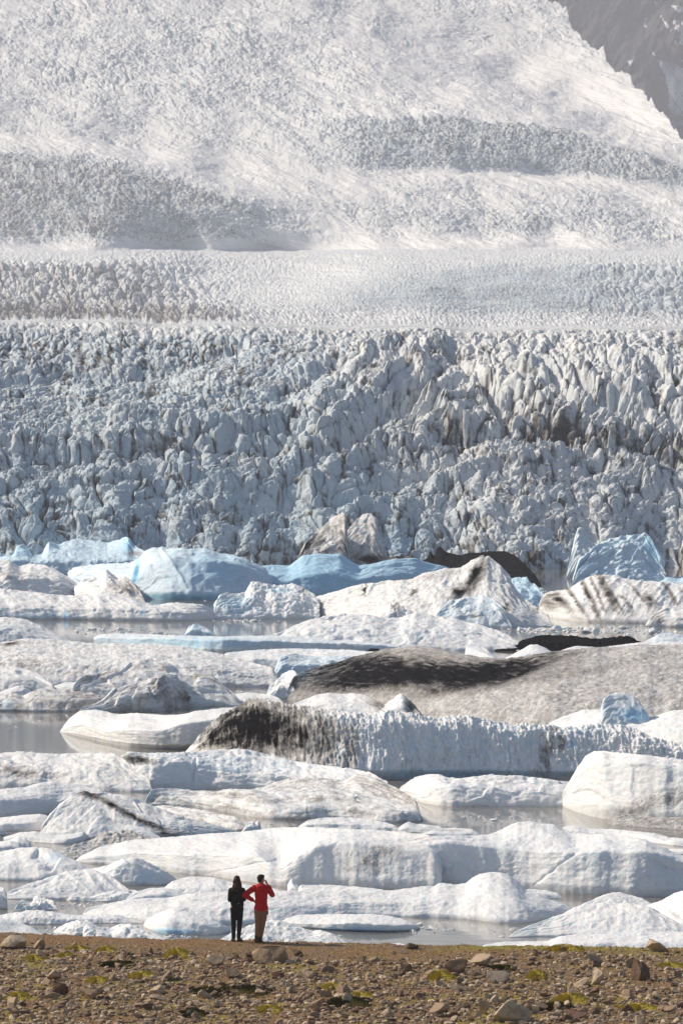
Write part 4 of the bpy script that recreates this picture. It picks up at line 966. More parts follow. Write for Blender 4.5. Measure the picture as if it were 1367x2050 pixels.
# ---------------------------------------------------------------- the bank
EDGE = [(-900, 1858), (0, 1866), (150, 1871), (300, 1877), (440, 1881), (600, 1884), (700, 1889), (900, 1892), (1367, 1896), (2300, 1902)]
def edge_y(px):
    r = curve(EDGE, px) + 4.5 * fbm(px / 60, px * 0 + 2, 4, 301) + .8 * fbm(px / 9, px * 0 + 2, 2, 302)
    return (CAM_H - .85) * F / (r - CY)
def ground_z(X, Y):
    z = .86 + .004 * (117 - Y) + .05 * fbm(X / 3.5, Y / 3.5, 3, 303) + .022 * fbm(X / .5, Y / .5, 3, 304)
    return z
def m_ground():
    n = NT('brown_gravel_soil')
    v = n.coord()
    a = n.noise(.5, 5, .6, v); b = n.noise(6, 5, .7, v); c = n.noise(34, 3, .75, v)
    vo = n.voro(26, v)
    col = n.mix(n.ramp(b, .3, .7), (.16, .085, .037), (.29, .17, .085))
    col = n.mix(n.ramp(a, .42, .6, 0, .5), col, (.16, .125, .10))
    col = n.mix(n.ramp(c, .5, .72), col, (.42, .32, .22))
    col = n.mix(n.ramp(c, .28, .42, .75, 0), col, (.045, .033, .025))
    mo = n.attr('moss')
    mm = n.math('ADD', mo, n.math('MULTIPLY', n.math('SUBTRACT', b, .5), .9))
    col = n.mix(n.ramp(mm, .22, .55, 0, .85), col, n.mix(n.ramp(c, .35, .6), (.15, .12, .03), (.38, .32, .07)))
    h = n.math('ADD', n.math('MULTIPLY', c, .4), n.math('MULTIPLY', vo, -.8))
    return n.done(col, n.bump(h, .8, .03), .95, .1)
M_GROUND = m_ground()

def build_ground():
    cols = np.concatenate([np.arange(-950, -90, 7), np.arange(-90, 1460, 2.2), np.arange(1460, 2320, 7)])
    t = np.concatenate([np.linspace(0, 1, 560) ** 1.0])
    ye = edge_y(cols)
    y0 = 96.0
    Y = y0 + (ye[None, :] - y0) * t[:, None]
    X = (cols - CX)[None, :] * Y / F
    Z = ground_z(X, Y)
    # rounded lip and the drop to the water
    Z = Z - .06 * sstep(.985, 1.0, t)[:, None] ** 2
    ex = np.linspace(0, 1, 8)[1:, None]
    Yb = ye[None, :] + ex * 1.4 + .1 * fbm(cols[None] / 20, ex * 3, 2, 305)
    Zb = Z[-1:] - ex * 1.6
    Xb = (cols - CX)[None, :] * Yb / F
    X = np.vstack([X, Xb]); Y = np.vstack([Y, Yb]); Z = np.vstack([Z, Zb])
    Z = Z + .010 * fbm(X / .12, Y / .12, 3, 306)
    near = (117 - Y)
    moss = .75 * fbm(X / 2.2, Y / 1.6, 4, 307) + .18 * sstep(.5, 6, near)
    px = CX + X * F / Y
    moss += .55 * gblob(px, Y, 1150, 115.4, 300, 1.0) + .1 * sstep(6, 12, near)
    g = grid_mesh('ground', np.stack([X, Y, Z], -1), {'moss': moss}, M_GROUND)
    tag(g, kind='structure')
build_ground()

def gpt(px, row, z=None):
    """the ground point seen at a pixel of the photograph"""
    Y = (CAM_H - .87) * F / (row - CY)
    for _ in range(3):
        X = (px - CX) * Y / F
        zz = float(ground_z(np.array([X]), np.array([Y]))[0])
        Y = (CAM_H - zz) * F / (row - CY)
    return (px - CX) * Y / F, Y, zz

# ---------------------------------------------------------------- stones
import bmesh
def ico(sub):
    bm = bmesh.new(); bmesh.ops.create_icosphere(bm, subdivisions=sub, radius=1.0)
    P = np.array([v.co[:] for v in bm.verts]); T = np.array([[v.index for v in f.verts] for f in bm.faces]); bm.free()
    return P, T
ICO = {s: ico(s) for s in (1, 2, 3, 4)}

def stone_points(sub, rs, cuts=9, rough=.05):
    P, T = ICO[sub]
    P = P.copy()
    for _ in range(cuts):
        n = rs.normal(size=3); n /= np.linalg.norm(n)
        d = rs.uniform(.26, .66)
        k = P @ n - d
        P = P - np.clip(k, 0, None)[:, None] * n * .96
    if rough:
        k = 1 + rough * fbm(P[:, 0] * 2.2 + P[:, 2] * 1.3 + rs.rand() * 50, P[:, 1] * 2.2 - P[:, 2] * 1.7, 4, int(rs.randint(500)))
        P = P * k[:, None]
    P = P - (P.max(0) + P.min(0)) / 2
    P = P / (P.max(0) - P.min(0)).max() * 2
    return P, T

def m_stone():
    n = NT('bank_stone')
    oi = n.new('ShaderNodeObjectInfo').outputs['Random']
    v = n.coord()
    at = n.attr('tone')
    tone = n.math('FRACT', n.math('ADD', at, oi))
    a = n.noise(1.6, 5, .65, v); b = n.noise(9, 4, .7, v)
    c1 = n.mix(n.ramp(tone, .0, .35), (.14, .09, .056), (.39, .275, .175))
    c1 = n.mix(n.ramp(tone, .4, .8), c1, (.58, .455, .32))
    c1 = n.mix(n.ramp(tone, .86, .9), c1, (.22, .12, .085))
    c1 = n.mix(n.ramp(a, .45, .68, 0, .6), c1, (.17, .14, .115))
    c1 = n.mix(n.ramp(b, .58, .75, 0, .7), c1, (.52, .47, .40))
    c1 = n.mix(n.ramp(b, .25, .4, .7, 0), c1, (.06, .05, .045))
    return n.done(c1, n.bump(n.math('ADD', a, b), .7, .04), .9, .15)
M_STONE = m_stone()

def stone_mesh(i, sub=3, cuts=10, rg=.07):
    rs = np.random.RandomState(900 + i)
    P, T = stone_points(sub, rs, cuts, rg)
    me = tri_mesh('stone', P, T, {'tone': np.zeros(len(P))}, M_STONE, smooth=False, link=False)
    return me
STONES = [stone_mesh(i) for i in range(16)]
ROCK4 = [stone_mesh(40 + i, 4, 14, .2) for i in range(5)]

rs = np.random.RandomState(5)
placed = []; LAST = [None]
def put_stone(px, row, w, h, label, me, rot=None, name='rock', cat='rock', group=None, sink=.25):
    X, Y, z = gpt(px, row)
    m = Y / F
    o = bpy.data.objects.new(name, me)
    COL.objects.link(o)
    hw = w * m / 2 * 1.15; hh = h * m / 2 * 1.55
    o.scale = (hw, hw * rs.uniform(.75, 1.15), hh)
    o.rotation_euler = (0, 0, rs.uniform(0, 6.28)) if rot is None else (0, 0, rot)
    o.location = (X, Y, z + hh * (1 - 2 * sink))
    placed.append((X, Y, hw)); LAST[0] = o
    return tag(o, label, cat, group)

KEY = [(540, 1926, 66, 36, 'largest boulder in front of the people, grey and lichen speckled', 0),
       (30, 1897, 58, 24, 'long flat dark rock at the left end of the bank', 1),
       (80, 1899, 32, 20, 'dark angular rock next to the long flat one at the left end', 2),
       (148, 1898, 28, 13, 'dark rounded stone lying on the edge strip near the left', 3),
       (433, 1935, 40, 22, 'light grey wedge shaped rock left of the speckled boulder', 4),
       (466, 1957, 38, 26, 'pale block of rock below the wedge shaped one', 3),
       (335, 1962, 34, 20, 'pale round topped rock left of the dark green moss', 0),
       (110, 1962, 34, 20, 'brown grey rounded rock among rubble at the left', 1),
       (122, 1992, 34, 28, 'rough pale cream rock low down at the left', 2),
       (184, 1999, 42, 22, 'broad pale slab of rock low down at the left', 4),
       (225, 1963, 18, 18, 'small black square stone in the left rubble', 3),
       (314, 1990, 36, 16, 'flat dark shadowed rock with a pale top, above the lower left corner', 1),
       (1314, 1904, 50, 22, 'dark red brown rock standing on the bank edge at the right', 2),
       (964, 1934, 46, 24, 'pale two humped rock right of the middle', 0),
       (913, 1950, 36, 30, 'upright grey pointed rock beside yellow moss', 4),
       (815, 1945, 32, 18, 'dark grey triangular stone in the middle rubble', 3),
       (724, 1928, 26, 16, 'near black rounded stone on the soil strip', 1),
       (998, 1966, 42, 22, 'tan flat topped rock right of the yellow moss', 2),
       (1194, 1970, 34, 32, 'tall pale pointed rock beside a red brown block', 4),
       (1162, 1974, 42, 20, 'red brown block of rock leaning on a tall pale one', 0),
       (1284, 1962, 48, 38, 'big dark brown domed rock at the right', 3),
       (1024, 2046, 62, 44, 'big brown pointed rock at the bottom edge of the picture', 1),
       (970, 2030, 34, 26, 'dark grey split rock left above the big brown pointed one', 2),
       (877, 2028, 34, 20, 'cream coloured flat rock near the bottom middle', 4),
       (1186, 1930, 38, 22, 'grey mottled rock just behind the right hand rubble', 0),
       (826, 1899, 26, 12, 'small dark stone on the bank edge right of the people', 3),
       (1130, 1902, 24, 12, 'small dark brown stone on the mossy bank edge at the right', 1),
       (300, 1909, 22, 18, 'dark pointed stone at the near edge of the soil strip', 2),
       (1150, 2038, 40, 16, 'pale flat slab near the bottom right corner', 4),
       (620, 1962, 30, 20, 'white grey rock right of the dark green moss patch', 0),
       (690, 1990, 34, 20, 'tan broken rock below the middle of the bank', 3)]
for i, (px, row, w, h, lab, k) in enumerate(KEY):
    put_stone(px, row, w, h, lab, ROCK4[k] if i % 2 == 0 else STONES[(i * 5 + k) % 16], group='named rocks of the bank' if 0 else None)

# the many lesser rocks: the one closest to a named rock, on a given side, is told by that; the rest nothing tells apart
SHORT = ['speckled boulder below the people', 'long flat dark rock at the left end', 'dark angular rock at the left end', 'dark rounded stone near the left of the strip', 'light grey wedge shaped rock',
         'pale block below the wedge shaped rock', 'pale round topped rock left of the dark moss', 'brown grey rounded rock at the left', 'rough cream rock low at the left', 'broad pale slab low at the left', 'small black square stone at the left',
         'flat dark rock with a pale top', 'red brown edge rock at the right', 'pale two humped rock', 'upright grey pointed rock', 'dark grey triangular stone', 'near black rounded stone on the strip', 'tan flat topped rock',
         'tall pale pointed rock at the right', 'red brown leaning block', 'big dark domed rock at the right', 'big brown pointed rock at the bottom', 'dark grey split rock near the bottom', 'cream flat rock near the bottom middle',
         'grey mottled rock at the right', 'small dark edge stone right of the people', 'small dark brown stone on the mossy edge', 'dark pointed stone below the soil strip', 'pale flat slab near the bottom right', 'white grey rock right of the dark moss', 'tan broken rock in the middle']
lesser = []
cnt = 0; tries = 0
while cnt < 265 and tries < 20000:
    tries += 1
    px = rs.uniform(-40, 1407); row = 1908 + 146 * rs.rand() ** .85
    cl = float(fbm(np.array([px / 60]), np.array([row / 16]), 2, 310)[0])
    if rs.rand() > .55 + cl: continue
    w = np.clip(rs.lognormal(2.72, .30), 12, 30) * (1 + (row - 1950) / 700)
    X, Y, z = gpt(px, row)
    hw = w * Y / F / 2
    if any((X - a) ** 2 + ((Y - b) * 1.0) ** 2 < (hw + c) ** 2 * .7 for a, b, c in placed): continue
    put_stone(px, row, w, w * rs.uniform(.42, .75), 'angular brown or grey rock half sunk among the smaller rubble of the bank', STONES[rs.randint(16)], name='rock', group='rocks strewn over the bank', sink=rs.uniform(.15, .35))
    lesser.append((px, row, bpy.data.objects[-1] if 0 else LAST[0]))
    cnt += 1

def name_lesser():
    best = {}
    for px, row, o in lesser:
        if not (8 < px < 1359 and row < 2044): continue
        for k, q in enumerate(KEY):
            dx, dy = px - q[0], (row - q[1]) * 1.6
            d = math.hypot(dx, dy)
            if d > 95: continue
            side = ('left of' if dx < 0 else 'right of') if abs(dx) > abs(dy) else ('behind' if dy < 0 else 'in front of')
            best.setdefault((k, side), []).append((d, o))
    used = set()
    for (k, side), c in sorted(best.items(), key=lambda t: min(x[0] for x in t[1])):
        d, o = min(c, key=lambda x: x[0])
        if o.name in used: continue
        used.add(o.name)
        o['label'] = 'closest lesser rock %s the %s' % (side, SHORT[k])
name_lesser()

# pebbles and gravel nobody could count
def scatter(name, spots, sub, mat, attr, cuts=6, seed=0, rough=.0, smooth=False, zoff=.2, variants=24):
    r2 = np.random.RandomState(seed)
    bases = [stone_points(sub, r2, cuts, rough) for _ in range(variants)]
    P_, T_, A_ = [], [], []; off = 0
    for (x, y, z, s, sz, a) in spots:
        P, T = bases[r2.randint(variants)]
        c, sn = math.cos(r2.rand() * 6.28), math.sin(r2.rand() * 6.28)
        th = r2.rand() * 6.28; c, sn = math.cos(th), math.sin(th)
        asp = r2.uniform(.65, 1.0)
        Q = np.stack([(P[:, 0] * c - P[:, 1] * sn * asp) * s + x, (P[:, 0] * sn + P[:, 1] * c * asp) * s + y, P[:, 2] * sz + z + sz * zoff], -1)
        P_.append(Q); T_.append(T + off); A_.append(np.full(len(P), a)); off += len(P)
    return tri_mesh(name, np.concatenate(P_), np.concatenate(T_), {attr: np.concatenate(A_)}, mat, smooth)

def gravel():
    r2 = np.random.RandomState(77)
    n = 50000
    px = r2.uniform(-750, 2117, n); row = 1868 + 190 * r2.rand(n)
    Y = (CAM_H - .87) * F / (row - CY)
    X = (px - CX) * Y / F
    Z = ground_z(X, Y)
    ye = edge_y(px)
    cl = fbm(px / 60, row / 16, 3, 310)
    strip = sstep(-8, 26, row - curve(EDGE, px) - 14 - 12 * gblob(px, row, 620, 1900, 260, 60) + 14 * sstep(900, 1100, px))
    keep = (Y < ye - .12) & (r2.rand(n) < .35 + .65 * strip * np.clip(.6 + cl, .1, 1))
    spots = []
    s = np.clip(r2.lognormal(-3.2, .6, n), .015, .12) * (.34 + .58 * strip)
    for i in np.nonzero(keep)[0]:
        spots.append((X[i], Y[i], Z[i], s[i], s[i] * r2.uniform(.45, .8), r2.rand()))
    o = scatter('gravel', spots, 1, M_STONE, 'tone', cuts=3, seed=3)
    tag(o, 'loose gravel and pebbles covering the brown bank', 'gravel', kind='stuff')
gravel()

# ---------------------------------------------------------------- moss
def m_moss(name, lo, hi):
    n = NT(name)
    a = n.attr('tone')
    return n.done(n.mix(a, lo, hi), None, .9, .1)
M_MOSS = m_moss('yellow_green_moss', (.36, .28, .045), (.78, .64, .13))
M_MOSSD = m_moss('dark_olive_moss', (.04, .035, .008), (.15, .12, .022))
M_PINK = m_moss('pink_herb', (.18, .10, .09), (.50, .27, .33))

def tufts(name, X, Y, Z, L, mat, seed, tone=None):
    """many small leaf blades standing on the ground"""
    r2 = np.random.RandomState(seed); n = len(X)
    a = r2.rand(n) * 6.28; lean = r2.normal(0, .55, n); b = r2.rand(n) * 6.28
    w = L * r2.uniform(.22, .4, n)
    base = np.stack([X, Y, Z], -1)
    d = np.stack([np.cos(a) * w, np.sin(a) * w, 0 * w], -1)
    tip = base + np.stack([np.cos(b) * lean * L, np.sin(b) * lean * L, L * r2.uniform(.5, 1.0, n)], -1)
    P = np.stack([base - d, base + d, tip], 1).reshape(-1, 3)
    t = r2.rand(n) if tone is None else tone
    A = np.stack([t * .4, t * .4, t], 1).ravel()
    return tri_mesh(name, P, np.arange(3 * n).reshape(-1, 3), {'tone': A}, mat, False)

def cushion(px, row, w, h, lab, mat, seed, thick=.06):
    X0, Y0, z0 = gpt(px, row)
    m = Y0 / F
    r2 = np.random.RandomState(seed)
    n = int(min(8000, 400 + w * h * 8))
    ang = r2.rand(n) * 6.28; rad = np.sqrt(r2.rand(n))
    edge = 1 + .35 * fbm(np.cos(ang) * 1.6 + seed, np.sin(ang) * 1.6, 3, seed)
    dx = np.cos(ang) * rad * edge * w * m / 2
    dy = np.sin(ang) * rad * edge * h * m * 5.5
    X, Y = X0 + dx, Y0 + dy
    dome = thick * 1.5 * np.clip(1 - rad ** 2, 0, 1) * (1 + .6 * fbm(X / .1, Y / .1, 2, seed + 1))
    Z = ground_z(X, Y) + dome * r2.uniform(.5, 1, n) - .005
    o = tufts('moss_cushion', X - X0, Y - Y0, Z - z0, r2.uniform(.02, .05, n), mat, seed, np.clip(.5 + .7 * fbm(X / .08, Y / .08, 2, seed + 3) + .25 * (r2.rand(n) - .5), 0, 1))
    o.location = (X0, Y0, z0)
    tag(o, lab, 'moss', 'moss cushions on the bank')

CUSH = [(355, 1912, 42, 10, 'bright yellow green moss cushion above the pale round topped rock', 0, .10),
        (70, 1920, 36, 8, 'yellow green moss smear under the dark rocks at the left end', 0, .05),
        (155, 1900, 36, 6, 'thin yellow moss near the soil strip at the left', 0, .05),
        (212, 1903, 34, 7, 'small bright moss tuft on the soil strip, left third', 0, .06),
        (130, 1914, 30, 6, 'pale moss patch between stones at the left', 0, .05),
        (236, 1932, 54, 10, 'dark green moss mat left of the bright cushion', 1, .05),
        (195, 1964, 36, 9, 'yellow moss round a rounded stone in the left rubble', 0, .06),
        (285, 1955, 40, 9, 'yellow moss beside the pale round topped rock', 0, .06),
        (462, 1984, 130, 17, 'widest dark olive moss mat of the bank, below the people', 1, .05),
        (668, 1976, 36, 8, 'yellow moss patch in the middle of the bank', 0, .05),
        (700, 2008, 74, 14, 'dark olive mat low in the middle of the bank', 1, .06),
        (720, 1993, 40, 8, 'yellow moss above the dark olive mat in the middle', 0, .05),
        (882, 1957, 46, 10, 'bright yellow green moss left of the upright pointed rock', 0, .10),
        (1072, 1958, 32, 9, 'bright moss dome between pale rocks, right of the middle', 0, .12),
        (1140, 2004, 62, 11, 'large yellow green moss cushion low at the right', 0, .10),
        (1112, 2016, 50, 10, 'dark olive moss below the large yellow cushion', 1, .06),
        (1010, 1940, 40, 7, 'olive moss behind the two humped rock', 1, .05),
        (1280, 2018, 60, 9, 'yellow moss streak near the bottom right corner', 0, .05),
        (1130, 1901, 60, 6, 'green grassy tuft on the bank edge at the right', 0, .08),
        (540, 2022, 44, 8, 'yellow moss near the bottom below the dark mat', 0, .06),
        (385, 2030, 50, 8, 'dark moss near the bottom left of the middle', 1, .05),
        (36, 1996, 40, 9, 'yellow moss near the left edge low down', 0, .06),
        (1340, 1935, 50, 8, 'yellow green moss at the right edge of the bank', 0, .06)]
for i, (px, row, w, h, lab, k, th) in enumerate(CUSH):
    cushion(px, row, w * 1.3, h * 1.25, lab, (M_MOSS, M_MOSSD)[k], 400 + i, th)

def ground_cover():
    r2 = np.random.RandomState(31)
    n = 110000
    px = r2.uniform(-650, 2017, n); row = 1880 + 172 * r2.rand(n)
    Y = (CAM_H - .87) * F / (row - CY); X = (px - CX) * Y / F
    d = fbm(X / .9, Y / .8, 4, 320) + .35 * gblob(px, row, 1150, 1905, 260, 14) + .04
    keep = (d + .15 * r2.normal(size=n) > .07) & (Y < edge_y(px) - .1)
    X, Y = X[keep], Y[keep]
    o = tufts('ground_moss', X, Y, ground_z(X, Y) - .003, r2.uniform(.018, .05, len(X)), M_MOSS, 32)
    tag(o, 'thin yellow green moss growing between the stones', 'moss', kind='stuff')
    n = 5000
    px = r2.uniform(-200, 1567, n); row = 1940 + 112 * r2.rand(n)
    Y = (CAM_H - .87) * F / (row - CY); X = (px - CX) * Y / F
    keep = fbm(X / .6, Y / .6, 3, 325) > .32
    X, Y = X[keep], Y[keep]
    o = tufts('pink_thyme', X, Y, ground_z(X, Y), r2.uniform(.014, .03, len(X)), M_PINK, 33)
    tag(o, 'specks of pink flowering thyme between the stones', 'flowers', kind='stuff')
ground_cover()

# brash ice drifting on the far water
def brash():
    r2 = np.random.RandomState(8)
    spots = []
    for (cx, cr, rx, ry, n, big) in ((225, 1262, 60, 6, 150, .5), (1100, 1262, 75, 5, 220, .7), (480, 1243, 60, 3, 50, .6), (1260, 1266, 80, 4, 60, .7), (330, 1268, 50, 3, 30, .6), (1075, 1188, 30, 8, 40, .9), (400, 1200, 40, 3, 20, .6), (310, 1212, 30, 2, 20, .6),
                                     (850, 1862, 60, 10, 40, .25), (640, 1880, 120, 5, 30, .22), (100, 1862, 60, 6, 24, .22), (1050, 1868, 60, 8, 40, .25), (350, 1876, 60, 4, 30, .22), (120, 1776, 60, 8, 10, .15), (1000, 1640, 90, 10, 50, .28), (60, 1445, 60, 20, 26, .3), (500, 1388, 40, 5, 24, .25), (1250, 1256, 70, 3, 50, .5), (160, 1812, 60, 6, 30, .22), (720, 1850, 90, 4, 20, .2), (300, 1746, 60, 5, 16, .22), (520, 1650, 40, 3, 14, .25)):
        for _ in range(n):
            px, row = cx + r2.normal() * rx * .5, cr + r2.normal() * ry * .5
            Y = CAM_H * F / (row - CY)
            s = np.clip(r2.lognormal(-1.9, .6), .05, .7) * big
            spots.append(((px - CX) * Y / F, Y, 0, s, s * r2.uniform(.3, .7), -.1))
    o = scatter('brash_ice', spots, 2, M_BERG, 'dirt', cuts=7, seed=9, rough=.2, zoff=.1)
    tag(o, 'small brash ice drifting between the floes', 'brash ice', kind='stuff')
brash()

# ---------------------------------------------------------------- the two people
def cap(p0, p1, r0, r1, fx=1.0, fy=1.0, n=20):
    """tapered limb with round ends; fx, fy squash it across (world x and y)"""
    p0, p1 = np.array(p0, float), np.array(p1, float)
    d = p1 - p0; L = np.linalg.norm(d) + 1e-9; d = d / L
    a = np.array([1, 0, 0]) if abs(d[0]) < .8 else np.array([0, 1, 0])
    u = np.cross(d, a); u /= np.linalg.norm(u); v = np.cross(d, u)
    rings = []
    for k in range(1, 6):
        t = -math.pi / 2 + k * math.pi / 12
        rings.append((p0 + d * r0 * math.sin(t), r0 * math.cos(t)))
    for k in range(0, 9):
        t = k / 8; rings.append((p0 + d * L * t, r0 + (r1 - r0) * t))
    for k in range(1, 6):
        t = k * math.pi / 12
        rings.append((p1 + d * r1 * math.sin(t), r1 * math.cos(t)))
    P = [p0 - d * r0]
    for c, r in rings:
        for i in range(n):
            w = 2 * math.pi * i / n
            o = (u * math.cos(w) + v * math.sin(w)) * r
            P.append(c + o * np.array([fx, fy, 1]))
    P.append(p1 + d * r1)
    T = []
    m = len(rings)
    for i in range(n):
        T.append((0, 1 + (i + 1) % n, 1 + i))
        for j in range(m - 1):
            a0 = 1 + j * n + i; a1 = 1 + j * n + (i + 1) % n
            T += [(a0, a1, a1 + n), (a0, a1 + n, a0 + n)]
        T.append((1 + (m - 1) * n + i, 1 + (m - 1) * n + (i + 1) % n, len(P) - 1))
    return np.array(P), np.array(T)

def ell(c, r, rot=0.0):
    P, T = ICO[3]; Q = P * np.array(r)
    if rot:
        cc, ss = math.cos(rot), math.sin(rot)
        Q = np.stack([Q[:, 0] * cc - Q[:, 1] * ss, Q[:, 0] * ss + Q[:, 1] * cc, Q[:, 2]], -1)
    return Q + np.array(c), T

def chain(pts, fx=1.0, fy=1.0):
    return [cap(pts[i][:3], pts[i + 1][:3], pts[i][3], pts[i + 1][3], fx, fy) for i in range(len(pts) - 1)]

def blend(name, shapes, mat, parent, voxel=.009, smooth=4, wrinkle=None):
    """melts overlapping shapes into one continuous surface"""
    P, T, off = [], [], 0
    for p, t in shapes:
        P.append(p); T.append(t + off); off += len(p)
    o = tri_mesh(name, np.concatenate(P), np.concatenate(T), None, mat)
    md = o.modifiers.new('r', 'REMESH'); md.mode = 'VOXEL'; md.voxel_size = voxel; md.use_smooth_shade = True
    ms = o.modifiers.new('s', 'SMOOTH'); ms.iterations = smooth; ms.factor = .5
    bpy.context.view_layer.update()
    me = bpy.data.meshes.new_from_object(o.evaluated_get(bpy.context.evaluated_depsgraph_get()))
    o.modifiers.clear(); o.data = me
    if not me.materials: me.materials.append(mat)
    n = len(me.vertices)
    co = np.empty(n * 3, np.float32); me.vertices.foreach_get('co', co); co = co.reshape(-1, 3)
    if wrinkle:
        no = np.empty(n * 3, np.float32); me.vertices.foreach_get('normal', no); no = no.reshape(-1, 3)
        a, sc, sd, stretch = wrinkle
        d = a * (ridged((co[:, 0] + co[:, 1] * .7) / sc, co[:, 2] / (sc * stretch) + co[:, 1] * 3, 3, sd) - .55)
        co = co + no * d[:, None]
        me.vertices.foreach_set('co', co.ravel())
    me.update()
    o.parent = parent
    return o

def m_cloth(name, c, c2, rough=.9, sc=30):
    n = NT(name)
    v = n.coord()
    a = n.noise(sc, 4, .7, v)
    return n.done(n.mix(n.ramp(a, .3, .7), c, c2), n.bump(a, .3, .004), rough, .15)
M_SKIN = m_cloth('skin', (.46, .25, .17), (.52, .29, .20), .55)
M_BLACK = m_cloth('black_cloth', (.014, .016, .014), (.028, .030, .026))
M_DARKT = m_cloth('charcoal_trousers', (.016, .017, .020), (.03, .03, .033))
M_RED = m_cloth('red_jacket', (.50, .012, .018), (.62, .02, .026), .6)
M_BROWN = m_cloth('tan_trousers', (.27, .145, .08), (.34, .19, .11))
M_BOOT = m_cloth('brown_boots', (.055, .03, .022), (.09, .05, .035), .7)
M_HAIRW = m_cloth('dark_brown_hair', (.028, .015, .009), (.085, .045, .026), .5, 60)
M_HAIRM = m_cloth('short_brown_hair', (.03, .016, .010), (.06, .033, .02), .6, 60)
M_LABEL = m_cloth('white_label', (.7, .7, .7), (.75, .75, .75))

def hand(wrist, fwd, side, up, curl=.4, s=1.0):
    """palm, four unequal bent fingers and a thumb from the side of the palm; fwd along the hand, side towards the thumb"""
    w, f, t, n = (np.array(a, float) for a in (wrist, fwd, side, up))
    f /= np.linalg.norm(f); t -= f * (t @ f); t /= np.linalg.norm(t); n = np.cross(f, t) if n is None else n / np.linalg.norm(n)
    out = [cap(w, w + f * .05 * s, .024 * s, .028 * s), cap(w + f * .03 * s - t * .02 * s, w + f * .08 * s - t * .022 * s, .018 * s, .014 * s),
           cap(w + f * .03 * s + t * .02 * s, w + f * .08 * s + t * .024 * s, .018 * s, .014 * s), cap(w + f * .05 * s, w + f * .082 * s, .024 * s, .016 * s)]
    for k, (o, L) in enumerate(((.030, .062), (.010, .070), (-.010, .066), (-.029, .052))):
        p = w + f * .082 * s + t * o * s
        d = f.copy()
        for j, q in enumerate((.45, .33, .26)):
            d2 = d * math.cos(curl * (j + .6)) + n * math.sin(curl * (j + .6))
            p2 = p + d2 * L * q * s
            out.append(cap(p, p2, (.0098 - .0012 * j) * s, (.0090 - .0012 * j) * s, n=10)); p = p2
    p = w + f * .025 * s + t * .028 * s
    d = f * .6 + t * .8; d /= np.linalg.norm(d)
    p2 = p + d * .035 * s; out.append(cap(p, p2, .013 * s, .011 * s, n=10))
    d = f * .85 + t * .35 + n * .35; d /= np.linalg.norm(d)
    out.append(cap(p2, p2 + d * .032 * s, .011 * s, .009 * s, n=10))
    return out

def head_shapes(c, turn, s=1.0):
    """skull, jaw, nose, brow, ears; turn = angle of the gaze from +Y towards +X"""
    c = np.array(c, float)
    f = np.array([math.sin(turn), math.cos(turn), 0]); r = np.array([math.cos(turn), -math.sin(turn), 0]); z = np.array([0, 0, 1.0])
    def at(a, b, h): return c + (f * a + r * b + z * h) * s
    S = [ell(at(-.012, 0, .02), (.076 * s, .094 * s, .10 * s), -turn), ell(at(.02, 0, -.045), (.058 * s, .068 * s, .068 * s), -turn),
         cap(at(.06, 0, -.085), at(.045, 0, -.08), .026 * s, .03 * s),
         cap(at(.082, 0, .008), at(.104, 0, -.028), .009 * s, .013 * s), cap(at(.082, -.03, .024), at(.082, .03, .024), .010 * s, .010 * s),
         cap(at(.082, -.014, -.058), at(.082, .014, -.058), .008 * s, .008 * s)]
    for b in (-1, 1):
        S.append(ell(at(-.004, b * .078, -.005), (.012 * s, .02 * s, .032 * s), -turn))
        S.append(ell(at(.072, b * .034, -.022), (.022 * s, .018 * s, .016 * s), -turn))
    return S

def person(px, row, label, seed, fig):
    X, Y, z = gpt(px, row)
    e = bpy.data.objects.new('person', None); COL.objects.link(e)
    e.location = (X, Y, z - .005); e.empty_display_size = .2
    tag(e, label, 'person')
    fig(e)
    return e

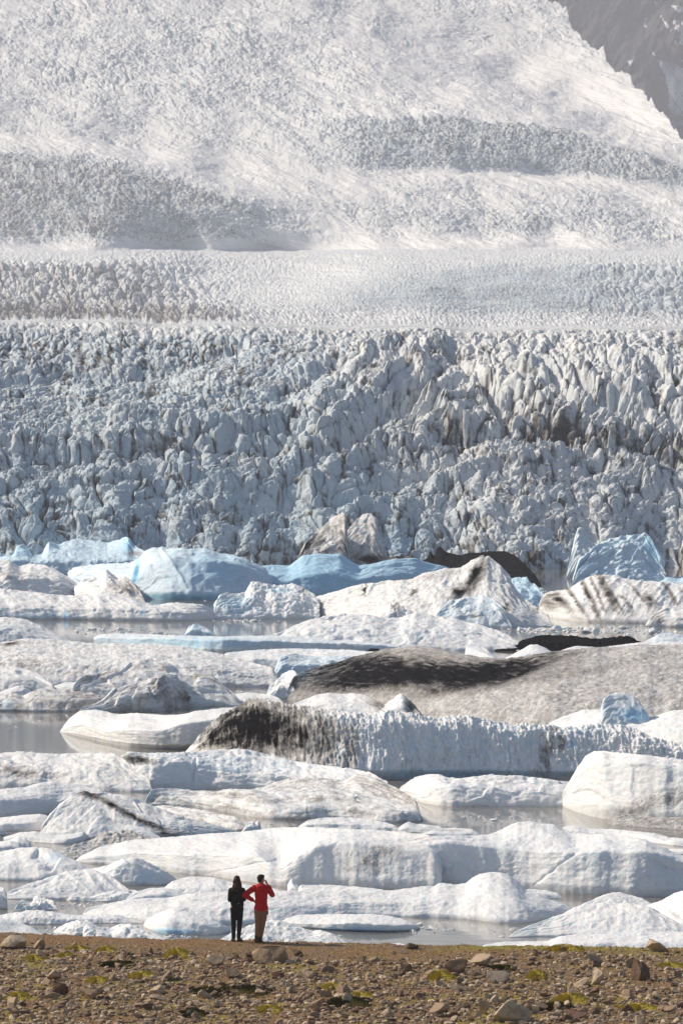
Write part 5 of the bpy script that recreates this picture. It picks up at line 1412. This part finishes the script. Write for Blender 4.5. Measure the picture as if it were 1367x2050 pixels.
def man(e):
    T = .0
    pel = [(-.085, 0, .93, .10), (-.10, .0, .86, .095)]
    legL = [(-.085, 0, .90, .088), (-.085, .03, .50, .058), (-.115, -.02, .10, .040)]
    legR = [(.085, 0, .90, .088), (.045, .05, .50, .058), (-.02, .06, .10, .040)]
    sh_l, el_l, ha_l = (-.185, 0, 1.42), (-.435, .02, 1.225), (-.20, .03, 1.085)
    sh_r, el_r, ha_r = (.185, 0, 1.42), (.285, .05, 1.235), (.15, .17, 1.50)
    headc = (-.0, .03, 1.645)
    turn = .9
    body = head_shapes(headc, turn, .98)
    body += chain([(0, .0, 1.46, .058), (0, .015, 1.58, .054)])
    body += chain([(0, 0, .95, .12), (0, 0, 1.12, .12), (0, 0, 1.33, .145)], 1.0, .68)
    body += chain([(-.15, 0, 1.40, .07), (.15, 0, 1.40, .07)])
    body += chain(legL) + chain(legR)
    body += chain([(*sh_l, .058), (*el_l, .045), (*ha_l, .028)]) + chain([(*sh_r, .058), (*el_r, .045), (*ha_r, .028)])
    body += hand(ha_l, (.55, .25, -.55), (.3, .9, .1), (.2, -.3, -.3), .35)
    body += hand(ha_r, (-.35, -.05, .9), (-.4, -.8, 0), (-.8, .3, 0), .75)
    blend('body', body, M_SKIN, e, .0075, 2)
    j = chain([(0, 0, .90, .165), (0, 0, 1.05, .155), (0, 0, 1.22, .165), (0, .0, 1.36, .18)], 1.0, .72)
    j += chain([(-.155, .0, 1.405, .078), (.155, 0, 1.405, .078)], 1, 1) + chain([(0, 0, 1.42, .10), (0, .0, 1.485, .078)], 1.1, 1)
    j += [cap((-.03, 0, .885), (.03, 0, .885), .155, .155, 1.0, .72)]
    j += chain([(*sh_l, .082), (*el_l, .072), (-.235, .03, 1.11, .052)]) + chain([(*sh_r, .082), (*el_r, .070), (.165, .155, 1.455, .050)])
    # folds at the elbows
    j += [ell((-.42, .02, 1.235), (.07, .07, .06)), ell((.285, .05, 1.245), (.06, .075, .065))]
    jk = blend('jacket', j, M_RED, e, .009, 3, (.014, .085, 71, 1.6))
    h = [ell((0, -.10, 1.445), (.115, .055, .07)), ell((0, -.115, 1.40), (.085, .045, .075)), cap((-.09, -.06, 1.49), (.09, -.06, 1.49), .035, .035),
         cap((-.10, -.04, 1.49), (-.085, .06, 1.47), .028, .026), cap((.10, -.04, 1.49), (.085, .06, 1.47), .028, .026)]
    blend('hood', h, M_RED, e, .008, 3, (.010, .05, 72, 1.2))
    t = chain([(-.0, 0, .93, .150), (0, 0, .84, .150)], 1.08, .72)
    t += chain([(-.085, 0, .86, .098), (-.088, .03, .50, .073), (-.112, -.01, .13, .056)])
    t += chain([(.085, 0, .86, .098), (.045, .045, .50, .073), (-.022, .055, .13, .056)])
    t += [ell((-.16, 0, .78), (.03, .05, .07)), ell((.16, 0, .78), (.03, .05, .07))]
    blend('trousers', t, M_BROWN, e, .009, 3, (.010, .07, 73, 2.2))
    for k, (bx, by, dx) in enumerate(((-.118, -.02, -.35), (-.024, .05, .12))):
        d = np.array([dx, 1.0, 0]); d /= np.linalg.norm(d)
        a = np.array([bx, by, .05])
        b = [cap(a + [0, 0, .10], a, .055, .052), cap(a - d * .03 + [0, 0, -.01], a + d * .16 + [0, 0, -.012], .042, .038), cap(a - d * .04 - [0, 0, .025], a + d * .17 - [0, 0, .025], .028, .03)]
        blend('boot', b, M_BOOT, e, .008, 2)
    f = np.array([math.sin(turn), math.cos(turn), 0])
    hc = np.array(headc)
    hr = [ell(hc - f * .026 + [0, 0, .030], (.083, .094, .098), -turn), ell(hc - f * .050 + [0, 0, -.035], (.066, .052, .062), -turn), ell(hc + f * .022 + [0, 0, .072], (.068, .070, .050), -turn)]
    blend('hair', hr, M_HAIRM, e, .007, 1, (.008, .03, 74, 1.0))

def woman(e):
    sh_l, el_l, ha_l = (-.155, 0, 1.335), (-.18, .04, 1.10), (-.02, .20, 1.14)
    sh_r, el_r, ha_r = (.155, 0, 1.335), (.18, .04, 1.10), (.03, .22, 1.17)
    headc = (.0, .04, 1.60)
    body = head_shapes(headc, .05, .94)
    body += chain([(0, .0, 1.40, .048), (0, .02, 1.54, .046)])
    body += chain([(0, 0, .93, .118), (0, 0, 1.08, .105), (0, 0, 1.28, .125)], 1.0, .68)
    body += chain([(-.13, 0, 1.35, .058), (.13, 0, 1.35, .058)])
    body += chain([(-.085, 0, .88, .085), (-.082, .03, .48, .055), (-.082, 0, .10, .036)])
    body += chain([(.085, 0, .88, .085), (.065, .03, .48, .055), (.045, -.02, .10, .036)])
    body += chain([(*sh_l, .048), (*el_l, .038), (*ha_l, .025)]) + chain([(*sh_r, .048), (*el_r, .038), (*ha_r, .025)])
    body += hand(ha_l, (.9, .1, .1), (.1, .2, .9), (0, -1, 0), .5, .9)
    body += hand(ha_r, (-.9, .1, .1), (-.1, .2, .9), (0, -1, 0), .5, .9)
    blend('body', body, M_SKIN, e, .0075, 2)
    j = chain([(0, 0, 1.02, .150), (0, 0, 1.12, .15), (0, 0, 1.30, .165)], 1.12, .78)
    j += chain([(-.135, .0, 1.335, .070), (.0, 0, 1.365, .08), (.135, 0, 1.335, .070)]) + chain([(0, 0, 1.38, .09), (0, .01, 1.44, .07)], 1.1, 1)
    j += chain([(*sh_l, .072), (*el_l, .066), (-.03, .17, 1.13, .050)]) + chain([(*sh_r, .072), (*el_r, .064), (.05, .17, 1.14, .050)])
    j += [cap((-.185, -.01, 1.30), (-.20, -.01, 1.06), .045, .032, 1, 1.4), cap((.18, -.01, 1.28), (.175, 0, 1.10), .05, .035), cap((-.03, -.01, .985), (.05, -.01, .985), .13, .13, 1, .85)]
    blend('jacket', j, M_BLACK, e, .009, 3, (.014, .08, 81, 2.0))
    t = chain([(0, 0, 1.03, .135), (0, 0, .86, .150)], 1.08, .78)
    t += chain([(-.085, 0, .86, .092), (-.088, .03, .48, .068), (-.088, 0, .12, .050)])
    t += chain([(.085, 0, .86, .092), (.072, .03, .48, .068), (.045, -.02, .12, .050)])
    t += [ell((-.145, 0, .82), (.03, .05, .06))]
    blend('trousers', t, M_DARKT, e, .009, 3, (.010, .07, 82, 2.2))
    for bx, by, dx in ((-.09, 0, -.25), (.05, -.02, .45)):
        d = np.array([dx, 1.0, 0]); d /= np.linalg.norm(d)
        a = np.array([bx, by, .05])
        b = [cap(a + [0, 0, .09], a, .050, .048), cap(a - d * .03 + [0, 0, -.01], a + d * .14 + [0, 0, -.012], .040, .035), cap(a - d * .035 - [0, 0, .025], a + d * .15 - [0, 0, .025], .027, .028)]
        blend('boot', b, M_BOOT, e, .008, 2)
    h = [ell((0, .02, 1.625), (.088, .100, .098)), cap((0, -.03, 1.60), (0, -.075, 1.42), .088, .085, 1, .7), cap((-.05, -.03, 1.56), (-.085, -.055, 1.37), .055, .040), cap((.055, -.03, 1.56), (.10, -.055, 1.385), .055, .038),
         cap((0, -.06, 1.48), (.01, -.10, 1.34), .08, .045, 1, .6), cap((-.03, -.08, 1.40), (-.06, -.095, 1.31), .035, .02), cap((.05, -.085, 1.40), (.075, -.09, 1.33), .03, .015)]
    blend('hair', h, M_HAIRW, e, .007, 1, (.022, .035, 83, 5.0))
    P, T = ICO[1]
    lb = tri_mesh('pocket_label', P * [.022, .004, .008], T, None, M_LABEL)
    lb.parent = e; lb.location = (.045, -.118, 1.008); lb.rotation_euler = (0, math.radians(-25), 0)

person(474.5, 1885, 'woman with long dark hair in a black jacket and dark trousers, seen from behind', 1, woman)
person(523.0, 1886.5, 'man in a red jacket and tan trousers, left hand on his hip, seen from behind', 2, man)

# ---------------------------------------------------------------- the air
def build_haze():
    bm = __import__('bmesh').new()
    __import__('bmesh').ops.create_cube(bm, size=1)
    me = bpy.data.meshes.new('haze'); bm.to_mesh(me); bm.free()
    o = bpy.data.objects.new('haze', me); COL.objects.link(o)
    o.scale = (2400, 5600, 660); o.location = (0, 2700, 660 / 2 - 4)
    m = bpy.data.materials.new('haze'); m.use_nodes = True
    t = m.node_tree; t.nodes.remove(t.nodes['Principled BSDF'])
    v = t.nodes.new('ShaderNodeVolumePrincipled')
    v.inputs['Color'].default_value = (.89, .91, 1.0, 1)
    v.inputs['Density'].default_value = HAZE
    v.inputs['Anisotropy'].default_value = .3
    t.links.new(v.outputs[0], t.nodes['Material Output'].inputs['Volume'])
    me.materials.append(m)
    tag(o, kind='stuff')
HAZE = 1.6e-4
build_haze()
